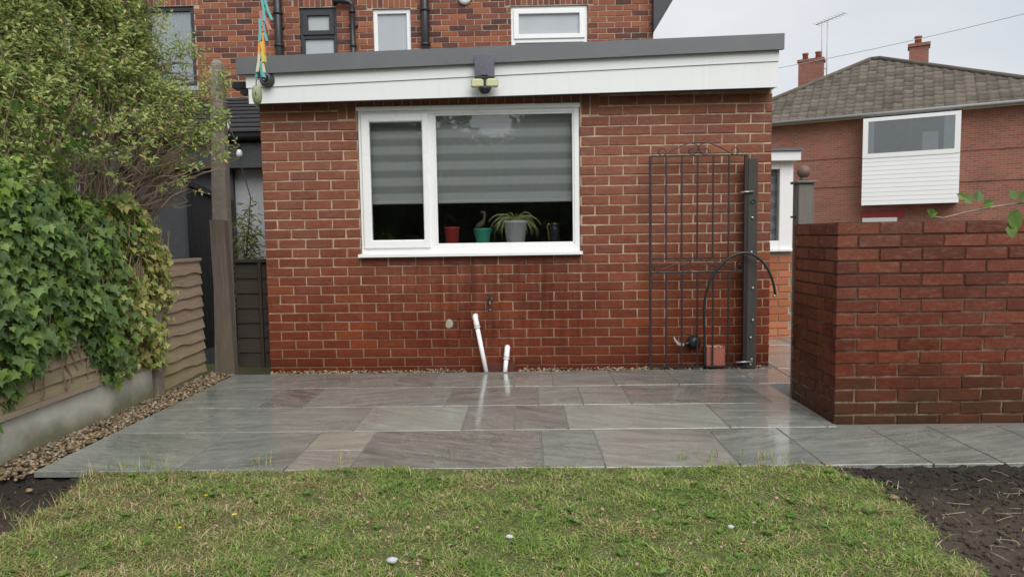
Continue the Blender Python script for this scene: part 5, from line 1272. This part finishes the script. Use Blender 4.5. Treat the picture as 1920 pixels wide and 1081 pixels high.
# aerial on the left chimney
m0, m1 = onfac(1550, 140, DP-.4), onfac(1552, 45, DP-.4); ae = thing('tv_aerial', 'thin metal television aerial on a mast beside the left chimney', 'aerial', cL+ux*m0.x+un*(DP-.4)+Vector((0, 0, m0.z-2.2-cL.z)))
ae.rotation_euler = nh.rotation_euler; AL = Vector((m0.x, DP-.4, m0.z-2.2))
q = lambda px, py: onfac(px, py, DP-.4)-AL
link('mast', MB().tube([(0, 0, 0), q(1552, 40)], .03, 8).tube([q(1541, 140), q(1541, 45)], .022, 8).tube([q(1541, 128), q(1552, 130)], .02, 6).mesh('mast', M['strap'], True), ae, loc=(0, 0, 0))
link('boom', MB().tube([q(1530, 47), q(1586, 24)], .022, 6).mesh('boom', M['strap'], True), ae, loc=(0, 0, 0))
for u in np.linspace(.02, .95, 9):
    p = q(1530+56*u, 47-23*u); link('element', MB().tube([p+Vector((-.12, -.25, 0)), p+Vector((.12, .25, 0))], .009, 5).mesh('element', M['strap'], True), ae, loc=(0, 0, 0))
# overhead wire
wA, wB = at(1468, 135, Y=21), at(1990, -2, Y=16)
far = at(1330, 150, Y=22.5)
o = MB().tube([far.lerp(wB+(wB-wA)*.8, u)+Vector((0, 0, -1.1*u*(1-u))) for u in np.linspace(0, 1, 24)], .009, 5).build('telephone_wire', M['strap'], None, True); tag(o, 'thin overhead telephone wire crossing the grey sky', 'wire')

# =================================================================== CLOTHES LINE, PEGS, WEIGHT
CY = 2.75
top = at(491, 0, Y=CY); wt = at(482, 178, Y=CY)
zl = 2.35
for s, xx in ((0, -3.1), (1, 3.4)):
    t = thing('clothes_pole', 'plain metal clothes line pole by the left fence' if s == 0 else 'plain metal clothes line pole by the right bed', 'pole', (xx, CY, 0))
    lp('shaft', MB().tube([(0, 0, -.2), (0, 0, zl+.05)], .022, 12), M['zinc'], t, True); lp('hook', MB().tube([(0, 0, zl+.02), (.0, -.03, zl+.04), (0, -.05, zl)], .006, 6), M['zinc'], t, True)
o = MB().tube([(-3.1+6.5*u, CY, zl-.12*4*u*(1-u)*.3) for u in np.linspace(0, 1, 30)], .003, 5).build('clothes_line', M['string'], None, True); tag(o, 'thin grey clothes line strung across the garden overhead', 'clothes line')
s0 = Vector((top.x+.0, CY, zl-.005-.03)); 
strand = [s0, top, at(492, 60, Y=CY), at(488, 130, Y=CY), at(484, 150, Y=CY), wt+Vector((0, -.0, .06)), wt+Vector((.002, -.02, .0)), wt+Vector((.003, 0, -.05)), wt+Vector((.004, 0, -.075))]
o = MB().tube(strand, .0022, 5).build('hanging_cord', M['string'], None, True); tag(o, 'thin cord hanging from the clothes line with pegs on it', 'cord')
t = thing('line_weight', 'pale green egg shaped weight on the end of the cord', 'weight', wt)
lp('body', MB().lathe([(.006, -.038), (.014, -.030), (.0185, -.012), (.0195, .004), (.0175, .022), (.012, .034), (.004, .039)], k=18), M['weight'], t, True)
def peg(px, py, ln, rot, col, label, spread=.32):
    c = at(px, py, Y=CY); t = thing('clothes_peg', label, 'clothes peg', c, 'pegs clipped on the hanging cord'); half = []
    for s in (-1, 1):
        m = MB(); pr = [(.0035, .5), (.0055, .40), (.0065, .15), (.0075, -.05), (.0085+.004*spread, -.28), (.0085+.0085*spread, -.5)]; wd = .008
        for x, u in pr:
            xx = s*x
            for dx, dy in ((-.005, -wd), (.005, -wd), (.005, wd), (-.005, wd)): m.v.append((xx+dx, dy, u*ln))
        for i in range(len(pr)-1):
            for j in range(4): m.face([4*i+j, 4*i+(j+1) % 4, 4*i+4+(j+1) % 4, 4*i+4+j])
        m.face([0, 3, 2, 1]); n = 4*(len(pr)-1); m.face([n, n+1, n+2, n+3])
        lp('prong', m, M['peg_'+col], t)
    lp('spring', MB().tube([(0, -.008, ln*.12), (0, .008, ln*.12)], .0032, 8), M['iron'], t, True)
    t.rotation_euler = (0, rot, rnd.uniform(-.35, .35))
peg(498, 18, .088, -.18, 'teal', 'largest turquoise peg at the top of the peg chain', .8)
peg(496, 40, .080, -.22, 'coral', 'coral pink peg between the two turquoise pegs', .5)
peg(492, 57, .086, -.05, 'teal', 'turquoise peg hanging just above the orange peg', .6)
peg(491, 82, .080, .02, 'orange', 'orange peg in the middle of the peg chain', .1)
peg(491, 98, .078, .03, 'lemon', 'yellow peg just below the orange one', .2)
peg(489, 117, .080, .04, 'buff', 'pale buff peg above the lowest turquoise peg', .6)
peg(488, 131, .060, .03, 'teal', 'small turquoise peg lowest on the cord above the green weight', .8)

# =================================================================== TWIG OVER THE GARDEN WALL
BY = 3.55
pts = [at(2050, 400, Y=BY), at(1960, 376, Y=BY), at(1920, 380, Y=BY), at(1860, 388, Y=BY), at(1810, 398, Y=BY), at(1770, 408, Y=BY-.01), at(1738, 405, Y=BY-.02)]
root = Vector((3.5, 3.05, -.06)); t = thing('rose_shoot', 'slender shoot with a few bright green leaves over the garden wall', 'plant', root); RL = Vector(root)
link('stem', MB().tube([Vector((0, 0, 0)), Vector((.02, .1, .5)), Vector((-.05, .3, .95))]+[p-RL for p in pts], [.012, .010, .008, .006, .006, .005, .0045, .004, .003, .002], 7).mesh('stem', M['palebark'], True), t, loc=(0, 0, 0))
me = fast_mesh('leaf', v2*np.array([1.9, 1, 1]), f2, M['bigleaf'])
for (px, py, sz, ry, rx) in ((1740, 404, .045, 1.2, 1.9), (1752, 402, .05, -1.0, 1.8), (1832, 378, .075, .4, 1.2), (1822, 382, .065, -.5, 1.2), (1842, 384, .06, 1.3, 1.7), (1812, 372, .05, -1.0, 1.3), (1898, 400, .095, 2.9, 1.7), (1910, 392, .09, -2.6, 1.6), (1915, 378, .08, .6, 1.5), (1893, 420, .075, 3.0, 1.8), (1935, 395, .1, 2.5, 1.5), (1960, 390, .1, 1.5, 1.5), (1905, 375, .06, -.3, 1.3)):
    p = at(px, py, Y=BY-.03); o = bpy.data.objects.new('leaf', me); COL.objects.link(o); o.parent = t
    o.matrix_local = Matrix.LocRotScale(p-RL, (Matrix.Rotation(ry, 3, 'Y') @ Matrix.Rotation(rx, 3, 'X')).to_quaternion(), Vector((sz,)*3))

# =================================================================== GRASS, WEEDS AND SMALL THINGS ON THE LAWN
def scatter(n, x0, x1, y0, y1):
    P = np.stack([nrg.uniform(x0, x1, n), nrg.uniform(y0, y1, n)], -1); return P
nG = 170000
P = scatter(nG, -3.0, 2.7, 1.55, PF+.012)
re, le = right_edge(P[:, 0], P[:, 1]), left_edge(P[:, 0], P[:, 1])
keep = (np.maximum(re, le) < -.0+.06*(nrg.uniform(0, 1, nG)-.5)) | (nrg.uniform(0, 1, nG) < .012)
keep &= ~((P[:, 1] > PF-.005) & (nrg.uniform(0, 1, nG) < .5))
keep &= np.abs(P[:, 0]) < P[:, 1]*.86+.15
P = P[keep]; n = len(P); zz = lawn_h(P[:, 0], P[:, 1])
hgt = nrg.uniform(.009, .026, n)*(1+.45*hsh(P[:, 0]*2.3, P[:, 1]*2.7))*np.where(nrg.uniform(0, 1, n) < .03, 1.5, 1)
ang = nrg.uniform(0, 2*math.pi, n); ln = nrg.uniform(.4, 2.6, n); dx, dy = np.cos(ang), np.sin(ang); wd = nrg.uniform(.0011, .0024, n)
px_, py_ = -dy*wd, dx*wd
def pt_(u, wf, s):
    return np.stack([P[:, 0]+dx*hgt*ln*u**1.7+s*px_*wf, P[:, 1]+dy*hgt*ln*u**1.7+s*py_*wf, zz-.004+hgt*u*(1-.25*u*np.minimum(ln, 1))], -1)
V = np.stack([pt_(0, 1, -1), pt_(0, 1, 1), pt_(.55, .85, -1), pt_(.55, .85, 1), pt_(1, 0, 0)], 1).reshape(-1, 3)
b = (np.arange(n)*5)[:, None]; F = np.concatenate([b+np.array([[0, 1, 3]]), b+np.array([[0, 3, 2]]), b+np.array([[2, 3, 4]])], 1).reshape(-1, 3)
o = link('grass', fast_mesh('grass', V, F, M['grass'])); tag(o, 'short mixed green and straw coloured lawn grass', 'grass', kind='stuff')
# longer straggling grass at the left corner and the slab edge
def tufts(cands, n_each, L0, L1, spread):
    V = []; F = []
    for (x, y) in cands:
        for i in range(n_each):
            a = rnd.uniform(0, 6.28); L_ = rnd.uniform(L0, L1); x0, y0 = x+rnd.gauss(0, spread), y+rnd.gauss(0, spread); z0 = float(lawn_h(np.array(x0), np.array(y0))); bend = rnd.uniform(.2, 1.0); w_ = rnd.uniform(.0012, .0026); k0 = len(V)
            for k in range(5):
                u = k/4; r = L_*bend*u**1.8; h = L_*u*(1-.3*bend*u); ww = w_*(1-u*.95)
                V.append((x0+math.cos(a)*r-math.sin(a)*ww, y0+math.sin(a)*r+math.cos(a)*ww, z0+h)); V.append((x0+math.cos(a)*r+math.sin(a)*ww, y0+math.sin(a)*r-math.cos(a)*ww, z0+h))
            for k in range(4): F.append([k0+2*k, k0+2*k+1, k0+2*k+3, k0+2*k+2])
    return V, F
c1 = [(at(px, py, Z=-.02).x, at(px, py, Z=-.02).y) for px, py in ((60, 985), (95, 970), (120, 955), (150, 930), (165, 905), (190, 895), (225, 890), (270, 885), (300, 884), (20, 960), (50, 1000), (480, 878), (500, 876), (110, 1010), (1280, 868), (1330, 869), (1420, 870), (1470, 871), (820, 868), (640, 872))]
V, F = tufts(c1, 14, .04, .11, .03); o = link('long_grass', fast_mesh('long_grass', V, F, M['grass'])); tag(o, 'longer straggling grass tufts at the lawn edges', 'grass', kind='stuff')
# clover leaves
nC = 9000; P = scatter(nC, -1.9, 1.5, 1.7, PF-.05); dens = hsh(P[:, 0]*2.1+.4, P[:, 1]*2.4+1.1)
P = P[(dens > .15) & (right_edge(P[:, 0], P[:, 1]) < -.05) & (left_edge(P[:, 0], P[:, 1]) < -.05)]; n = len(P); zz = lawn_h(P[:, 0], P[:, 1])+nrg.uniform(.012, .028, n)
vc = []; fc = []
for k in range(3):
    a = k*2.094
    for (r, o_) in ((.0, 0), (.75, .42), (1.0, 0), (.75, -.42)): vc.append((r*math.cos(a+o_*.9), r*math.sin(a+o_*.9), .1*r))
    fc += [(4*k, 4*k+1, 4*k+2), (4*k, 4*k+2, 4*k+3)]
T = frames(np.stack([np.cos(nrg.uniform(0, 6.28, n)), np.sin(nrg.uniform(0, 6.28, n)), nrg.normal(0, .25, n)], -1), np.stack([nrg.normal(0, .35, n), nrg.normal(-.2, .35, n), np.ones(n)], -1), nrg.uniform(.006, .012, n), np.stack([P[:, 0], P[:, 1], zz], -1))
V, F = instances(np.array(vc), np.array(fc), T); o = link('clover', fast_mesh('clover', V, F, M['clover'])); tag(o, 'small round clover leaves spread through the lawn', 'clover', kind='stuff')
nH = 130; P = scatter(nH, -1.2, 1.5, 1.8, PF-.08); P = P[right_edge(P[:, 0], P[:, 1]) < -.05]; zz = lawn_h(P[:, 0], P[:, 1])+.022
V, F = pebbles(np.stack([P[:, 0], P[:, 1], zz], -1), nrg.uniform(.005, .009, len(P))); o = link('clover_heads', fast_mesh('clover_heads', V, F, M['cloverhead'])); tag(o, 'faded pinkish brown clover flower heads dotted over the lawn', 'flowers', kind='stuff')
# broad-leaved weeds in flat rosettes
LPw = []; LTw = []; LSw = []
for i in range(150):
    x, y = rnd.uniform(-1.9, 1.6), rnd.uniform(1.75, PF-.06)
    if right_edge(np.array(x), np.array(y)) > -.06 or left_edge(np.array(x), np.array(y)) > -.06: continue
    z0 = float(lawn_h(np.array(x), np.array(y)))+.008; k = rnd.randint(4, 8); a0 = rnd.uniform(0, 6)
    for j in range(k): LPw.append((x, y, z0)); LTw.append((math.cos(a0+j*6.28/k), math.sin(a0+j*6.28/k), rnd.uniform(.25, .7))); LSw.append(rnd.uniform(.016, .036))
n = len(LPw); V, F = instances(v2*np.array([1.2, 1, 1]), f2, frames(np.array(LTw), np.tile([0, 0, 1.], (n, 1))+nrg.normal(0, .2, (n, 3)), np.array(LSw), np.array(LPw)))
o = link('lawn_weeds', fast_mesh('lawn_weeds', V, F, M['clover'])); tag(o, 'small flat rosettes of broad leaved weeds in the lawn', 'weeds', kind='stuff')
# clods, dead stalks on the bare soil
nC = 16000; P = np.concatenate([scatter(nC, 1.0, 3.4, 1.6, PF-.02), scatter(900, -2.9, -1.8, 2.3, PF-.03)])
P = P[(right_edge(P[:, 0], P[:, 1]) > .01) | (left_edge(P[:, 0], P[:, 1]) > .01)]; n = len(P)
V, F = pebbles(np.stack([P[:, 0], P[:, 1], lawn_h(P[:, 0], P[:, 1])+.001], -1), np.minimum(nrg.exponential(.0028, n)+.0015, .016)); o = link('soil_clods', fast_mesh('soil_clods', V, F, M['soil'])); tag(o, 'dark crumbly soil clods on the bare flower bed', 'soil', kind='stuff')
m = MB()
for i in range(260):
    x, y = rnd.uniform(1.2, 3.0), rnd.uniform(1.7, 3.05)
    if right_edge(np.array(x), np.array(y)) < .02: continue
    a = rnd.uniform(0, 6.28); l = rnd.uniform(.02, .09); z0 = float(lawn_h(np.array(x), np.array(y)))+.008
    m.tube([(x, y, z0), (x+l*.5*math.cos(a), y+l*.5*math.sin(a), z0+rnd.uniform(0, .012)), (x+l*math.cos(a+.2), y+l*math.sin(a+.2), z0+rnd.uniform(-.004, .014))], rnd.uniform(.0008, .002), 4, cap=False)
o = m.build('dead_stalks', M['plank']); tag(o, 'pale dead stalks scattered over the dark soil bed', 'stalks', kind='stuff')
# stones
def stone(px, py, r, label, mat='stone'):
    p = at(px, py, Z=.0); v, f = ico2(); v = v*np.array([1.3, .9, .7])*r*(1+.18*nrg.normal(size=(len(v), 1))*.5); p.z = float(lawn_h(np.array(p.x), np.array(p.y)))+r*.5+(.012 if mat == 'stone' else 0)
    o = link('stone', fast_mesh('stone', v, f, M[mat], None, True), None, loc=p); tag(o, label, 'stone')
stone(955, 1007, .011, 'small pale stone in the middle of the lawn'); stone(735, 1055, .015, 'larger whitish stone near the front of the lawn'); stone(1370, 988, .010, 'tiny pale stone in greener grass towards the soil bed')
stone(1676, 934, .018, 'flat buff stone on the edge of the soil bed', 'pebble'); stone(54, 912, .014, 'rounded tan pebble on bare soil by the gravel', 'pebble')
for px, py, lab in ((440, 975, 'brightest yellow flower in the lawn'), (387, 943, 'small yellow flower nearest the patio slabs'), (338, 1003, 'half closed yellow flower in dry grass')):
    p = at(px, py, Z=.0); z0 = float(lawn_h(np.array(p.x), np.array(p.y))); t = thing('yellow_flower', lab, 'flower', (p.x, p.y, z0)); m = MB()
    for i in range(11):
        a = 2*math.pi*i/11; ca_, sa_ = math.cos(a), math.sin(a); r = .011 if lab[0] == 'b' else .008
        m.poly([(0, 0, .040), (r*.7*ca_-.002*sa_, r*.7*sa_+.002*ca_, .043), (r*ca_, r*sa_, .042), (r*.7*ca_+.002*sa_, r*.7*sa_-.002*ca_, .043)])
    lp('petals', m, M['yellow'], t); lp('stem', MB().tube([(0, 0, 0), (.002, 0, .04)], .0012, 5), M['clover'], t)

# =================================================================== HEDGE BEHIND THE CAMERA (far end of the garden, seen only in the glass)
hd = thing('garden_hedge', 'tall dark green hedge at the far end of the garden', 'hedge', (0, -7.5, -.1)); n = 16000
P = np.stack([nrg.uniform(-9, 9, n), nrg.normal(0, .45, n), nrg.uniform(0, 1, n)], -1); P[:, 2] *= 4.7+.8*np.sin(P[:, 0]*1.1)+.5*np.sin(P[:, 0]*2.7)
V, F = instances(leaf_shape('oval')[0]*np.array([1.5, 1, 1]), leaf_shape('oval')[1], frames(nrg.normal(0, 1, (n, 3)), nrg.normal(0, 1, (n, 3)), nrg.uniform(.15, .32, n), P))
o = link('foliage', fast_mesh('foliage', V, F, M['hedge']), hd, loc=(0, 0, 0)); o['kind'] = 'stuff'
core = MB(); xs_ = np.linspace(-9.5, 9.5, 60)  # solid block added inside the hedge to keep sky out of the glass reflection
for x in xs_:
    h = 4.3+.8*math.sin(x*1.1)+.5*math.sin(x*2.7); core.v += [(x, -.25, -.1), (x, .25+.1*math.sin(x*5), -.1), (x, .3+.15*math.sin(x*7), h*.6), (x, .1, h), (x, -.25, h*.8)]
for i in range(59):
    for j in range(5): core.face([5*i+j, 5*i+(j+1) % 5, 5*i+5+(j+1) % 5, 5*i+5+j])
link('sky_block_core', core.mesh('sky_block_core', M['hedge']), hd, loc=(0, 0, 0))
m = MB()
for x in np.arange(-8.5, 9, 1.4): m.tube([(x, 0, -.1), (x+.05, .03, 1.4), (x-.03, 0, 2.8)], [.07, .05, .02], 7)
link('trunk', m.mesh('trunk', M['twig'], True), hd, loc=(0, 0, 0))
